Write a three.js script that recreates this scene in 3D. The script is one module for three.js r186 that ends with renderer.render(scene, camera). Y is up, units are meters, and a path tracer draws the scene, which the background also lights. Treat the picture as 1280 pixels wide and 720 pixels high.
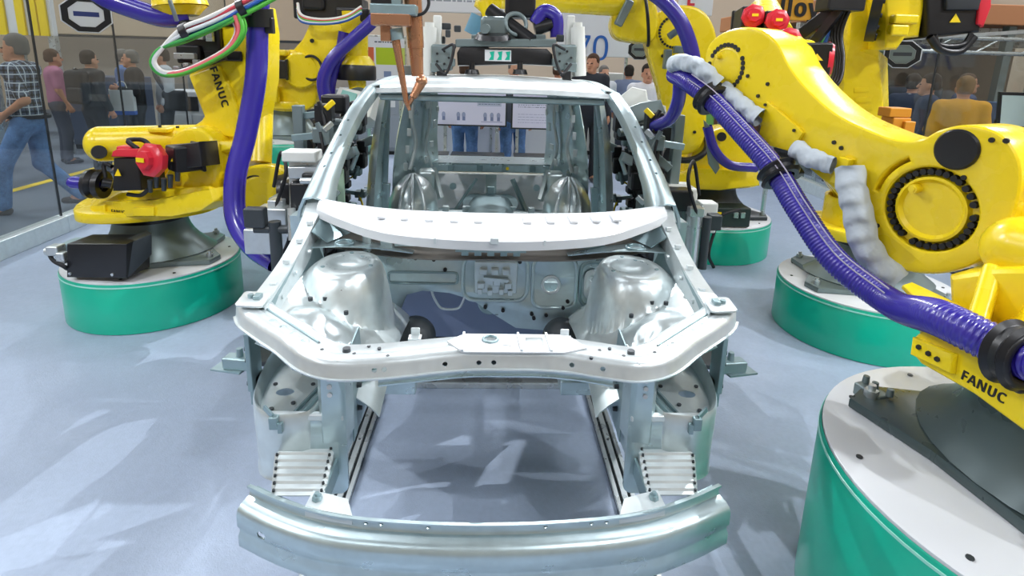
import * as THREE from 'three';
import { mergeGeometries, toCreasedNormals } from 'three/addons/utils/BufferGeometryUtils.js';
import { RoundedBoxGeometry } from 'three/addons/geometries/RoundedBoxGeometry.js';
import { RectAreaLightUniformsLib } from 'three/addons/lights/RectAreaLightUniformsLib.js';
import { FontLoader } from 'three/addons/loaders/FontLoader.js';
import { Brush, Evaluator, SUBTRACTION } from 'three-bvh-csg';
import { TextGeometry } from 'three/addons/geometries/TextGeometry.js';

// ---------------------------------------------------------------- camera, light, exposure
const scene = new THREE.Scene();
const renderer = new THREE.WebGLRenderer({ antialias: true });
renderer.toneMapping = THREE.LinearToneMapping;
renderer.toneMappingExposure = 0.94;
renderer.shadowMap.enabled = true;
RectAreaLightUniformsLib.init();
const FOCAL = 704, CENTRE_Y = 240, EYE = 1.7;
const PITCH = 12.98 * Math.PI / 180, ROLL = 1.64 * Math.PI / 180, YAW = -2.33 * Math.PI / 180;
const camera = new THREE.PerspectiveCamera(2 * Math.atan(480 / FOCAL) * 180 / Math.PI, 1280 / 720, 0.05, 200);
camera.position.set(0, EYE, 0);
camera.rotation.order = 'YXZ';
camera.rotation.set(-PITCH, YAW, ROLL);
camera.setViewOffset(1280, 960, 0, 240, 1280, 720);   // the photograph is cropped below its optical centre
scene.background = new THREE.Color(0x8c8a86);

const HALL_Y = 7.2;
// exhibition lamps: bright spots on the lighting truss, soft unseen panels added in the ceiling
const SPOTS = [
  // x, y, z, target x, target z, power, cone
  [4.6, 6.4, -6.5, -1.7, -1.6, 150, .26],
  [-5.2, 6.4, -5.2, .9, -1.6, 62, .24],
  [2.6, 6.4, 2.4, .1, -2.8, 36, .30],
  [-3.2, 6.4, 2.6, -2.0, -3.4, 58, .30],
  [.4, 6.4, -8.6, -.5, -1.9, 110, .26],
  [6.4, 6.4, -1.2, 1.5, -2.2, 84, .30],
  [-6.0, 6.4, .6, -2.0, -1.6, 36, .20],
  [4.8, 6.4, 1.8, 2.4, -3.4, 56, .30],
];
const PANELS = [];
for (const px of [-9, -3, 3, 9]) for (const pz of [-13, -7.5, -2, 3.5]) PANELS.push([px, pz, Math.abs(px) > 5 || pz < -10 ? 26 : 1.4]);
const PANEL_W = 2.4, PANEL_D = 1.2;

// ---------------------------------------------------------------- helpers
const V = (x, y, z) => new THREE.Vector3(x, y, z);
const A = p => p.isVector3 ? p : V(...p);
let seed = 7;
const rnd = () => { seed = (seed * 1664525 + 1013904223) >>> 0; return seed / 4294967296; };
const rr = (a, b) => a + (b - a) * rnd();

// a photograph pixel is only a direction; the distance comes from a known plane
function ray(u, v) {
  let a = u - 640, b = v - CENTRE_Y; const c = Math.cos(ROLL), s = Math.sin(ROLL);
  [a, b] = [c * a + s * b, -s * a + c * b];
  const X = a / FOCAL, Y = -b / FOCAL, cp = Math.cos(PITCH), sp = Math.sin(PITCH);
  const U = Y * cp - sp, F = Y * sp + cp;
  return V(Math.cos(YAW) * X - Math.sin(YAW) * F, U, -(Math.sin(YAW) * X + Math.cos(YAW) * F));
}
const EYEPOS = V(0, EYE, 0);
const onY = (u, v, y) => { const d = ray(u, v); return EYEPOS.clone().addScaledVector(d, (y - EYE) / d.y); };
const onZ = (u, v, z) => { const d = ray(u, v); return EYEPOS.clone().addScaledVector(d, z / d.z); };
const onX = (u, v, x) => { const d = ray(u, v); return EYEPOS.clone().addScaledVector(d, x / d.x); };
const onPlane = (u, v, O, n) => { const d = ray(u, v); return EYEPOS.clone().addScaledVector(d, O.clone().sub(EYEPOS).dot(n) / d.dot(n)); };

function fix(g) {   // plain triangles with position, normal and uv in metres
  g = g.index ? g.toNonIndexed() : g.clone();
  if (!g.attributes.normal) g.computeVertexNormals();
  for (const k of Object.keys(g.attributes)) if (!['position', 'normal', 'color'].includes(k)) g.deleteAttribute(k);
  const p = g.attributes.position, n = g.attributes.normal, uv = new Float32Array(p.count * 2);
  for (let i = 0; i < p.count; i += 3) {
    let ax = 0, ay = 0, az = 0;
    for (let k = 0; k < 3; k++) { ax += Math.abs(n.getX(i + k)); ay += Math.abs(n.getY(i + k)); az += Math.abs(n.getZ(i + k)); }
    for (let k = 0; k < 3; k++) {
      const x = p.getX(i + k), y = p.getY(i + k), z = p.getZ(i + k);
      const [a, b] = ay >= ax && ay >= az ? [x, z] : ax >= az ? [z, y] : [x, y];
      uv[(i + k) * 2] = a; uv[(i + k) * 2 + 1] = b;
    }
  }
  g.setAttribute('uv', new THREE.BufferAttribute(uv, 2));
  g.morphAttributes = {}; g.clearGroups();
  return g;
}
const flat = a => a.flat(Infinity).filter(Boolean);
function merged(geoms) { const gs = flat([geoms]).map(fix); return gs.length === 1 ? gs[0] : mergeGeometries(gs); }

const used = {};
function numbered(n) { const k = used[n] = (used[n] ?? -1) + 1; return k ? `${n}_${String(k).padStart(3, '0')}` : n; }
const origin = new Map();
function thing(name, label, category, at = [0, 0, 0], group, kind) {
  const o = new THREE.Group(); o.name = numbered(name); o.position.set(...at); scene.add(o);
  o.userData = { label, category }; if (group) o.userData.group = group; if (kind) o.userData.kind = kind;
  origin.set(o, V(...at)); return o;
}
const APART = new Set('rivet wheelhouse_bolt plate_step plate_screw cable_tie post suction_foot air_hose skirt_lug side_valve rear_pillar_rib rear_shock_box stud seam slot bracket_stud pocket_bolt pocket_rib member_bolt arm_dimple shelf_bracket flush_bolt cover_bolt lug_bolt stand_post stand_foot hanger clamp_bolt air_fitting upright beam leg screw valve_knob base_socket cast_mark elbow_connector motor_cable balancer_bolt sticker_mark clamp_jaw corner_clamp upper_clamp upper_link hanging_brace tail_panel trough_plate trough_vent edge_clip eye member_end_foot hose_stripe drive_unit drive_arm valve_stack frame_beam seat_rail bulkhead_brace word_bar panel elbow_block elbow_bracket latch_recess bracket_lug base_lug front_unit front_cylinder yoke rail_clip supply_arm connector copper_block valve_terminal access_plate ring_bolt anchor_bolt'.split(' '));
function part(parent, name, geoms, m, label) {   // geometry is given in world metres
  if (APART.has(name) && Array.isArray(geoms) && geoms.length > 1) return geoms.map(g => part(parent, name, [g], m, label))[0];
  const g = merged(geoms), o = origin.get(parent);
  g.translate(-o.x, -o.y, -o.z);
  const mesh = new THREE.Mesh(g, m); mesh.name = name; mesh.castShadow = mesh.receiveShadow = true;
  if (label) mesh.userData.label = label;
  parent.add(mesh); origin.set(mesh, o); return mesh;
}
function solo(name, label, category, geoms, m, group, kind) {   // a thing that is one mesh
  const mesh = new THREE.Mesh(merged(geoms), m); mesh.name = numbered(name); mesh.castShadow = mesh.receiveShadow = true;
  mesh.userData = { label, category }; if (group) mesh.userData.group = group; if (kind) mesh.userData.kind = kind;
  scene.add(mesh); origin.set(mesh, V(0, 0, 0)); return mesh;
}
function struct(name, geoms, m, label) {
  const mesh = new THREE.Mesh(merged(geoms), m); mesh.name = numbered(name); mesh.castShadow = mesh.receiveShadow = true;
  mesh.userData = { label, category: name.split('_')[0], kind: 'structure' }; scene.add(mesh); origin.set(mesh, V(0, 0, 0)); return mesh;
}

// ---- shapes (all return geometries in world metres)
function box(x0, x1, y0, y1, z0, z1, r = 0) {
  const w = Math.abs(x1 - x0), h = Math.abs(y1 - y0), d = Math.abs(z1 - z0);
  const rad = Math.min(r, w * .45, h * .45, d * .45);
  const g = rad > 0 ? new RoundedBoxGeometry(w, h, d, 2, rad) : new THREE.BoxGeometry(w, h, d);
  return g.translate((x0 + x1) / 2, (y0 + y1) / 2, (z0 + z1) / 2);
}
const cbox = (c, w, h, d, r = 0, turn = 0) => { c = A(c); return box(-w / 2, w / 2, -h / 2, h / 2, -d / 2, d / 2, r).rotateY(turn).translate(c.x, c.y, c.z); };
function basis(ex, ey, ez, o) { return new THREE.Matrix4().makeBasis(ex, ey, ez).setPosition(o); }
function bar(a, b, w, h, up = V(0, 1, 0), r = 0) {   // beam from a to b, w across, h along up
  a = A(a); b = A(b); const ez = b.clone().sub(a), L = ez.length(); ez.normalize();
  let ex = up.clone().cross(ez); if (ex.lengthSq() < 1e-6) ex = V(1, 0, 0).cross(ez); ex.normalize();
  const ey = ez.clone().cross(ex), g = r ? new RoundedBoxGeometry(w, h, L, 2, Math.min(r, w * .45, h * .45, L * .45)) : new THREE.BoxGeometry(w, h, L);
  return g.applyMatrix4(basis(ex, ey, ez, a.clone().add(b).multiplyScalar(.5)));
}
function rod(a, b, r0, r1 = r0, seg = 16) {
  a = A(a); b = A(b); const ey = b.clone().sub(a), L = ey.length();
  const g = new THREE.CylinderGeometry(r1, r0, L, seg, 1);
  g.applyQuaternion(new THREE.Quaternion().setFromUnitVectors(V(0, 1, 0), ey.normalize()));
  const c = a.clone().add(b).multiplyScalar(.5); return g.translate(c.x, c.y, c.z);
}
function lathe(profile, a, dir = V(0, 1, 0), seg = 32) {   // profile [[r, h] ...] about the axis from a along dir
  const g = toCreasedNormals(new THREE.LatheGeometry(profile.map(([r, h]) => new THREE.Vector2(Math.max(r, 1e-4), h)), seg), .6);
  a = A(a); g.applyQuaternion(new THREE.Quaternion().setFromUnitVectors(V(0, 1, 0), A(dir).clone().normalize()));
  return g.translate(a.x, a.y, a.z);
}
const ball = (c, r, sx = 1, sy = 1, sz = 1, n = 16) => { c = A(c); return new THREE.SphereGeometry(r, n, Math.ceil(n * .7)).scale(sx, sy, sz).translate(c.x, c.y, c.z); };
function torus(c, n, R, r, seg = 32, arc = Math.PI * 2) {
  c = A(c); const g = new THREE.TorusGeometry(R, r, 10, seg, arc);
  g.applyQuaternion(new THREE.Quaternion().setFromUnitVectors(V(0, 0, 1), A(n).clone().normalize())); return g.translate(c.x, c.y, c.z);
}
const curve = (pts, closed = false) => new THREE.CatmullRomCurve3(pts.map(A), closed, 'centripetal');
const tube = (pts, r, n = 40, rad = 10, closed = false) => new THREE.TubeGeometry(curve(pts, closed), n, r, rad, closed);
function ribbedTube(pts, r, pitch, depth, rad = 18) {   // corrugated conveyor hose
  const c = curve(pts), L = c.getLength(), n = Math.round(L / pitch) * 4;
  const g = new THREE.TubeGeometry(c, n, r, rad, false), p = g.attributes.position, ctr = [];
  for (let i = 0; i <= n; i++) ctr.push(c.getPointAt(i / n));
  for (let i = 0; i <= n; i++) { const k = 1 - (i % 4 === 0 ? depth : i % 4 === 2 ? 0 : depth * .45) / r;
    for (let j = 0; j <= rad; j++) { const q = i * (rad + 1) + j;
      p.setXYZ(q, ctr[i].x + (p.getX(q) - ctr[i].x) * k, ctr[i].y + (p.getY(q) - ctr[i].y) * k, ctr[i].z + (p.getZ(q) - ctr[i].z) * k); } }
  g.computeVertexNormals(); return g;
}
// thick sheet metal over a grid of points (rows of points), smoothed by splines when n is given
function spline(list, n) { const c = new THREE.CatmullRomCurve3(list.map(A), false, 'centripetal'); const o = []; for (let i = 0; i <= n; i++) o.push(c.getPoint(i / n)); return o; }
function smooth(grid, nr, nc) {
  const rows = grid.map(r => nc ? spline(r, nc) : r.map(A)); if (!nr) return rows;
  const cols = rows[0].map((_, j) => spline(rows.map(r => r[j]), nr));
  return cols[0].map((_, i) => cols.map(c => c[i]));
}
function sheet(grid, th = .004, crease = .7) {
  const R = grid.length, C = grid[0].length, G = grid.map(r => r.map(A)), N = [];
  for (let i = 0; i < R; i++) { N.push([]); for (let j = 0; j < C; j++) {
    const a = G[Math.min(i + 1, R - 1)][j].clone().sub(G[Math.max(i - 1, 0)][j]), b = G[i][Math.min(j + 1, C - 1)].clone().sub(G[i][Math.max(j - 1, 0)]);
    N[i].push(a.cross(b).normalize()); } }
  const top = G, bot = G.map((r, i) => r.map((p, j) => p.clone().addScaledVector(N[i][j], -th))), out = [];
  const tri = (a, b, c) => out.push(a.x, a.y, a.z, b.x, b.y, b.z, c.x, c.y, c.z);
  const quad = (a, b, c, d) => { tri(a, b, c); tri(a, c, d); };
  for (let i = 0; i < R - 1; i++) for (let j = 0; j < C - 1; j++) {
    quad(top[i][j], top[i + 1][j], top[i + 1][j + 1], top[i][j + 1]);
    quad(bot[i][j], bot[i][j + 1], bot[i + 1][j + 1], bot[i + 1][j]); }
  for (let i = 0; i < R - 1; i++) { quad(top[i][0], bot[i][0], bot[i + 1][0], top[i + 1][0]); quad(top[i][C - 1], top[i + 1][C - 1], bot[i + 1][C - 1], bot[i][C - 1]); }
  for (let j = 0; j < C - 1; j++) { quad(top[0][j], top[0][j + 1], bot[0][j + 1], bot[0][j]); quad(top[R - 1][j], bot[R - 1][j], bot[R - 1][j + 1], top[R - 1][j + 1]); }
  const g = new THREE.BufferGeometry(); g.setAttribute('position', new THREE.Float32BufferAttribute(out, 3)); g.computeVertexNormals();
  return toCreasedNormals(g, crease);
}
// real through holes in a closed sheet
function pierce(geom, cutters) {
  const ev = new Evaluator(); ev.attributes = ['position', 'normal']; ev.useGroups = false;
  const prep = g => { g = g.index ? g.toNonIndexed() : g.clone(); for (const k of Object.keys(g.attributes)) if (!['position', 'normal'].includes(k)) g.deleteAttribute(k); const b = new Brush(g); b.updateMatrixWorld(); return b; };
  let b = prep(geom); for (const c of cutters) { b = ev.evaluate(b, prep(c), SUBTRACTION); b.updateMatrixWorld(); }
  return b.geometry;
}
// profile [[across, up] ...] swept along a horizontal path of [x, y, z]
function channel(path, profile, th = .004, n = 0) {
  const P = n ? spline(path, n) : path.map(A);
  return sheet(P.map((p, i) => {
    const t = P[Math.min(i + 1, P.length - 1)].clone().sub(P[Math.max(i - 1, 0)]); t.y = 0; t.normalize();
    const s = V(-t.z, 0, t.x);
    return profile.map(([a, u]) => V(p.x + s.x * a, p.y + u, p.z + s.z * a));
  }), th);
}
function shapeOf(pts, holes = [], closedSpline = 0) {
  let q = pts.map(([x, y]) => new THREE.Vector2(x, y));
  if (closedSpline) { const c = new THREE.CatmullRomCurve3(pts.map(([x, y]) => V(x, y, 0)), true, 'centripetal'); q = c.getPoints(closedSpline).slice(0, -1).map(p => new THREE.Vector2(p.x, p.y)); }
  const s = new THREE.Shape(q);
  for (const h of holes) s.holes.push(new THREE.Path(h.map(([x, y]) => new THREE.Vector2(x, y))));
  return s;
}
const circle = (x, y, r, n = 24, ry = r) => Array.from({ length: n }, (_, i) => [x + r * Math.cos(i / n * 2 * Math.PI), y + ry * Math.sin(i / n * 2 * Math.PI)]);
function rrect(x0, x1, y0, y1, r, n = 5) {
  const o = []; for (const [cx, cy, a] of [[x1 - r, y1 - r, 0], [x0 + r, y1 - r, 1], [x0 + r, y0 + r, 2], [x1 - r, y0 + r, 3]])
    for (let i = 0; i <= n; i++) { const t = (a + i / n) * Math.PI / 2; o.push([cx + r * Math.cos(t), cy + r * Math.sin(t)]); }
  return o;
}
function extrude(shape, depth, bevel = 0, mtx, steps = 2) {   // front face at z = 0, body behind it
  const g = toCreasedNormals(new THREE.ExtrudeGeometry(shape, { depth: Math.max(depth - 2 * bevel, .0005), bevelEnabled: bevel > 0, bevelThickness: bevel, bevelSize: bevel, bevelOffset: -bevel, bevelSegments: steps, curveSegments: 16 }), .5);
  g.translate(0, 0, -Math.max(depth - 2 * bevel, .0005) - bevel); if (mtx) g.applyMatrix4(mtx); return g;
}
// local frame of a plane through O that faces n: x to the right seen from the front, y up
function frame(O, n) { const ez = A(n).clone().normalize(), ex = V(0, 1, 0).cross(ez).normalize(), ey = ez.clone().cross(ex); return { O: A(O), ex, ey, ez, m: basis(ex, ey, ez, A(O)) }; }
const inFrame = (f, u, v) => { const p = onPlane(u, v, f.O, f.ez).sub(f.O); return [p.dot(f.ex), p.dot(f.ey)]; };
const fromFrame = (f, x, y, z = 0) => f.O.clone().addScaledVector(f.ex, x).addScaledVector(f.ey, y).addScaledVector(f.ez, z);
// an outline read from the photograph on a known plane, given its real thickness
function slab(f, pixels, depth, bevel = .01, curved = 0, holes = []) {
  return extrude(shapeOf(pixels.map(([u, v]) => inFrame(f, u, v)), holes, curved), depth, bevel, f.m, 3);
}

// ---------------------------------------------------------------- procedural textures and materials
function hash(x, y, s) { let h = (x * 374761393 + y * 668265263 + s * 2246822519) | 0; h = Math.imul(h ^ (h >>> 13), 1274126177); return ((h ^ (h >>> 16)) >>> 0) / 4294967296; }
function vnoise(x, y, per, s) {
  const xi = Math.floor(x), yi = Math.floor(y), fx = x - xi, fy = y - yi, u = fx * fx * (3 - 2 * fx), v = fy * fy * (3 - 2 * fy), m = a => ((a % per) + per) % per;
  const a = hash(m(xi), m(yi), s), b = hash(m(xi + 1), m(yi), s), c = hash(m(xi), m(yi + 1), s), d = hash(m(xi + 1), m(yi + 1), s);
  return a + (b - a) * u + (c - a) * v + (a - b - c + d) * u * v;
}
function noiseTex(size, fn, rep, srgb = false) {   // fn(x, y in 0..1) -> [r, g, b] 0..1
  const d = new Uint8Array(size * size * 4);
  for (let y = 0; y < size; y++) for (let x = 0; x < size; x++) { const c = fn(x / size, y / size), i = (y * size + x) * 4; for (let k = 0; k < 3; k++) d[i + k] = Math.max(0, Math.min(255, c[k] * 255)); d[i + 3] = 255; }
  const t = new THREE.DataTexture(d, size, size); t.magFilter = THREE.LinearFilter; t.minFilter = THREE.LinearMipmapLinearFilter; t.generateMipmaps = true;
  t.wrapS = t.wrapT = THREE.RepeatWrapping; t.repeat.set(rep, rep); if (srgb) t.colorSpace = THREE.SRGBColorSpace; t.needsUpdate = true; return t;
}
const grey = v => [v, v, v];
const fbm = (x, y, p, s) => .5 * vnoise(x * p, y * p, p, s) + .3 * vnoise(x * p * 2, y * p * 2, p * 2, s + 1) + .2 * vnoise(x * p * 4, y * p * 4, p * 4, s + 2);
const roughTex = noiseTex(256, (x, y) => grey(.62 + .38 * fbm(x, y, 6, 3)), 2.2);
const metalTex = noiseTex(256, (x, y) => { const v = .84 + .16 * fbm(x, y, 8, 9); return [v * .99, v, v]; }, 3.1);
const metalBump = noiseTex(256, (x, y) => grey(fbm(x, y, 5, 21)), 4.3);
const floorTex = noiseTex(1024, (x, y) => { const v = .80 + .13 * fbm(x, y, 5, 31) + .07 * vnoise(x * 256, y * 256, 256, 33) + .06 * fbm(x, y, 40, 35); return [v * .96, v * .985, v]; }, .28);
const carpetBump = noiseTex(512, (x, y) => grey(.5 * vnoise(x * 256, y * 256, 256, 41) + .5 * vnoise(x * 128, y * 128, 128, 42)), 1.7);
const M = {};
function std(name, hex, rough, metal = 0, extra = {}) { const m = new THREE.MeshPhysicalMaterial({ color: hex, roughness: rough, metalness: metal, ...extra }); m.name = name; return M[name] = m; }
std('yellow', 0xf6da1a, .34, 0, { roughnessMap: roughTex, clearcoat: .35, clearcoatRoughness: .25 });
std('black', 0x1b1c1f, .42, 0, { roughnessMap: roughTex });
std('darkGrey', 0x3c4246, .5, .25, { roughnessMap: roughTex });
std('castGrey', 0x7b8a8c, .42, .35, { roughnessMap: roughTex });
std('red', 0xd2283a, .38, 0, { roughnessMap: roughTex });
std('purple', 0x33279a, .26, 0, { clearcoat: .5, clearcoatRoughness: .2 });
std('green', 0x06b496, .3, 0, { clearcoat: .4, clearcoatRoughness: .15 });
std('greenPale', 0x9fe3d3, .35, 0);
std('white', 0xdadee2, .45, 0, { roughnessMap: roughTex });
std('offWhite', 0xd3d6d2, .55, 0);
std('steel', 0xc6d8dc, .38, .72, { map: metalTex, roughnessMap: roughTex, bumpMap: metalBump, bumpScale: .0006 });
std('steelDull', 0x98afb4, .46, .6, { map: metalTex, roughnessMap: roughTex, bumpMap: metalBump, bumpScale: .0007 });
std('steelPale', 0xdde5e7, .42, .5, { map: metalTex, roughnessMap: roughTex });
std('steelShiny', 0xdbe5e6, .4, .7, { map: metalTex, roughnessMap: roughTex, bumpMap: metalBump, bumpScale: .001 });
std('alu', 0xd2d8da, .36, .7, { map: metalTex, roughnessMap: roughTex });
std('chrome', 0xe4e6e8, .12, 1);
std('copper', 0xbd8b6b, .34, .75, { roughnessMap: roughTex });
std('cloth', 0xb9c3cc, .9, 0, { bumpMap: metalBump, bumpScale: .006, sheen: .3 });
std('warn', 0xf4d400, .5);
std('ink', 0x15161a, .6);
const ctex = (w, h, draw) => { const c = document.createElement('canvas'); c.width = w; c.height = h; draw(c.getContext('2d'), w, h); const t = new THREE.CanvasTexture(c); t.colorSpace = THREE.SRGBColorSpace; return t; };
const fonts = { bold: await new FontLoader().loadAsync('fonts/droid/droid_sans_bold.typeface.json'), regular: await new FontLoader().loadAsync('fonts/droid/droid_sans_regular.typeface.json') };
// raised lettering in the plane of frame f, starting at local x, y
function letters(text, f, x, y, size, turn = 0, depth = .002, font = 'bold') {
  const g = new TextGeometry(text, { font: fonts[font], size, depth, curveSegments: 3, bevelEnabled: false });
  return g.rotateZ(turn).translate(x, y, 0).applyMatrix4(f.m);
}
// a flat printed sheet with its own picture coordinates, thickness behind it
function printed(parent, name, f, w, h, tex, opts = {}, label) {
  const g = new THREE.PlaneGeometry(w, h).translate(opts.x || 0, opts.y || 0, opts.z ?? .001).applyMatrix4(f.m);
  const o = origin.get(parent); g.translate(-o.x, -o.y, -o.z);
  const m = new THREE.MeshPhysicalMaterial({ map: tex, roughness: opts.rough ?? .5 });
  if (opts.glow) { m.emissive = new THREE.Color(0xffffff); m.emissiveMap = tex; m.emissiveIntensity = opts.glow; }
  const mesh = new THREE.Mesh(g, m); mesh.name = name; mesh.castShadow = mesh.receiveShadow = true; if (label) mesh.userData.label = label; parent.add(mesh); origin.set(mesh, o); return mesh;
}

// ---------------------------------------------------------------- the hall
std('floorPaint', 0xa7b4c9, .55, 0, { map: floorTex, roughnessMap: roughTex, bumpMap: carpetBump, bumpScale: .0008 });
std('aisle', 0x5b6470, .8, 0, { bumpMap: carpetBump, bumpScale: .002 });
std('hallWall', 0xb9ab98, .85);
std('hallCeil', 0x8d877d, .9);
std('lampBody', 0x2a2b2d, .6);
std('glass', 0xf2f6f5, .02, 0, { transmission: 1, thickness: 0, ior: 1.45 });
const HX = 13, HZ0 = 6, HZ1 = -17.5;
struct('floor', box(-4.12, 5.3, -.03, 0, HZ0 - .5, -10.2), M.floorPaint, 'blue grey speckled floor of the robot stand');
struct('floor', [box(-HX, HX, -.12, -.03, HZ0, HZ1)], M.aisle, 'dark grey carpet of the visitor aisle beyond the glass');
struct('wall_back', box(-HX, HX, -.1, HALL_Y, HZ1 - .2, HZ1), M.hallWall, 'beige end wall of the exhibition hall');
struct('wall_left', box(-HX - .2, -HX, -.1, HALL_Y, HZ0, HZ1), M.hallWall, 'beige long side of the hall past the walking man');
struct('wall_right', box(HX, HX + .2, -.1, HALL_Y, HZ0, HZ1), M.hallWall, 'beige long side of the hall past the yellow jacket');
struct('wall_front', box(-HX, HX, -.1, HALL_Y, HZ0, HZ0 + .2), M.hallWall, 'beige wall opposite the car nose');
struct('ceiling', box(-HX, HX, HALL_Y, HALL_Y + .2, HZ0, HZ1), M.hallCeil, 'grey brown ceiling of the exhibition hall');
const glowPanel = new THREE.MeshStandardMaterial({ color: 0xffffff, emissive: 0xf4f8ff, emissiveIntensity: 6, roughness: .6 });
PANELS.forEach(([x, z, power]) => {  // unseen panels added as fill, outer ones stronger to brighten the background
  const t = thing('added_ceiling_panel', 'unseen white rectangular lamp panel added under the hall ceiling', 'ceiling lamp', [x, HALL_Y, z], 'added ceiling lamp panels');
  part(t, 'housing', box(x - PANEL_W / 2 - .05, x + PANEL_W / 2 + .05, HALL_Y - .07, HALL_Y, z - PANEL_D / 2 - .05, z + PANEL_D / 2 + .05), M.lampBody);
  part(t, 'diffuser', box(x - PANEL_W / 2, x + PANEL_W / 2, HALL_Y - .085, HALL_Y - .071, z - PANEL_D / 2, z + PANEL_D / 2), glowPanel);
  const l = new THREE.RectAreaLight(0xf8faff, power, PANEL_W, PANEL_D); l.name = 'panel_light'; l.position.set(0, -.1, 0); l.rotation.x = -Math.PI / 2; t.add(l);
});
const glowSpot = new THREE.MeshStandardMaterial({ color: 0xffffff, emissive: 0xf6faff, emissiveIntensity: 30, roughness: .5 });
SPOTS.forEach(([x, y, z, tx, tz, power, cone]) => {
  const t = thing('stage_spotlight', 'black stage spotlight hanging under the hall ceiling', 'spotlight', [x, y, z], 'stage spotlights over the stand');
  const d = V(tx, .6, tz).sub(V(x, y, z)).normalize(), c = V(x, y, z);
  part(t, 'can', lathe([[.0, -.3], [.1, -.3], [.13, -.22], [.14, -.02], [.13, -.02], [.12, -.2], [0, -.2]], c, d, 24), M.lampBody);
  part(t, 'lens', lathe([[0, -.05], [.118, -.05], [.118, -.04], [0, -.035]], c, d, 24), glowSpot);
  part(t, 'yoke', [rod(c.clone().addScaledVector(d, -.15), V(x, HALL_Y, z), .015)], M.lampBody);
  const s = new THREE.SpotLight(0xfafcff, power, 0, cone, .12, 2); s.name = 'spot_light'; s.position.copy(d).multiplyScalar(.02); s.castShadow = true; s.shadow.radius = 1.6;
  s.shadow.mapSize.set(2048, 2048); s.target.position.copy(V(tx - x, .6 - y, tz - z)); t.add(s); t.add(s.target);
});

// floor rails under the car and their cross strip
for (const s of [-1, 1]) {
  const t = thing('floor_rail', s < 0 ? 'slotted aluminium floor rail under the car beside the black control box robot' : 'slotted aluminium floor rail under the car on the side of the big purple hose', 'floor rail', [s * .565, 0, -1.9]);
  const x = s * .565;
  part(t, 'base', box(x - .042, x + .042, .0005, .008, -1.0, -2.68), M.darkGrey);
  for (const [a, b] of [[-.042, -.024], [-.012, .012], [.024, .042]]) part(t, 'strip', box(x + a, x + b, .008, .022, -1.0, -2.68, .002), M.alu);
  for (const z of [-1.35, -1.8, -2.25, -2.6]) part(t, 'screw', rod([x, .022, z], [x, .024, z], .006), M.darkGrey);
}
{
  const t = thing('cross_strip', 'pale aluminium strip on the floor across both slotted rails', 'floor strip', [0, 0, -2.72]);
  part(t, 'strip', box(-.7, .7, .0005, .03, -2.69, -2.75, .004), M.alu);
  part(t, 'edge', box(-.7, .7, .03, .036, -2.69, -2.70), M.steelPale);
}

// glass partition on the visitor side: sill, panes, joints
const glassJoint = new THREE.MeshStandardMaterial({ color: 0x20252a, roughness: .5 });
function partition(label, pts, h, sillH) {
  const t = thing('glass_partition', label, 'glass partition', [pts[0][0], 0, pts[0][1]]);
  for (let i = 0; i < pts.length - 1; i++) {
    const a = V(pts[i][0], 0, pts[i][1]), b = V(pts[i + 1][0], 0, pts[i + 1][1]);
    const at = (p, y) => V(p.x, y, p.z);
    part(t, 'sill', bar(at(a, sillH / 2), at(b, sillH / 2), .12, sillH, V(0, 1, 0), .008), M.steelPale);
    const d = b.clone().sub(a).normalize().multiplyScalar(.008);
    part(t, 'pane', bar(at(a.clone().add(d), (sillH + h) / 2), at(b.clone().sub(d), (sillH + h) / 2), .012, h - sillH), M.glass);
    part(t, 'joint', bar(at(a, sillH), at(a, h), .014, .016, V(1, 0, 0)), glassJoint);
  }
  const e = pts[pts.length - 1]; part(t, 'joint', bar([e[0], sillH, e[1]], [e[0], h, e[1]], .014, .016, V(1, 0, 0)), glassJoint);
  part(t, 'top_rail', pts.slice(1).map((p, i) => bar([pts[i][0], h + .015, pts[i][1]], [p[0], h + .015, p[1]], .05, .03)), M.alu);
}
partition('clear glass partition with pale sill in front of the walking man in checked shirt', [[-3.98, -2.9], [-4.02, -4.1], [-4.06, -5.3], [-4.12, -6.5], [-4.16, -7.9], [-4.2, -9.4]], 2.75, .16);
partition('clear glass partition in front of the person in the yellow jacket', [[4.35, -3.1], [4.42, -4.4], [4.5, -5.7], [4.56, -7.0], [4.62, -8.4]], 2.05, .16);
solo('floor_line', 'yellow marking line on the aisle carpet by the walking man', 'floor line', box(-5.98, -5.86, -.03, -.024, -5.0, -10.5), M.warn);

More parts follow.
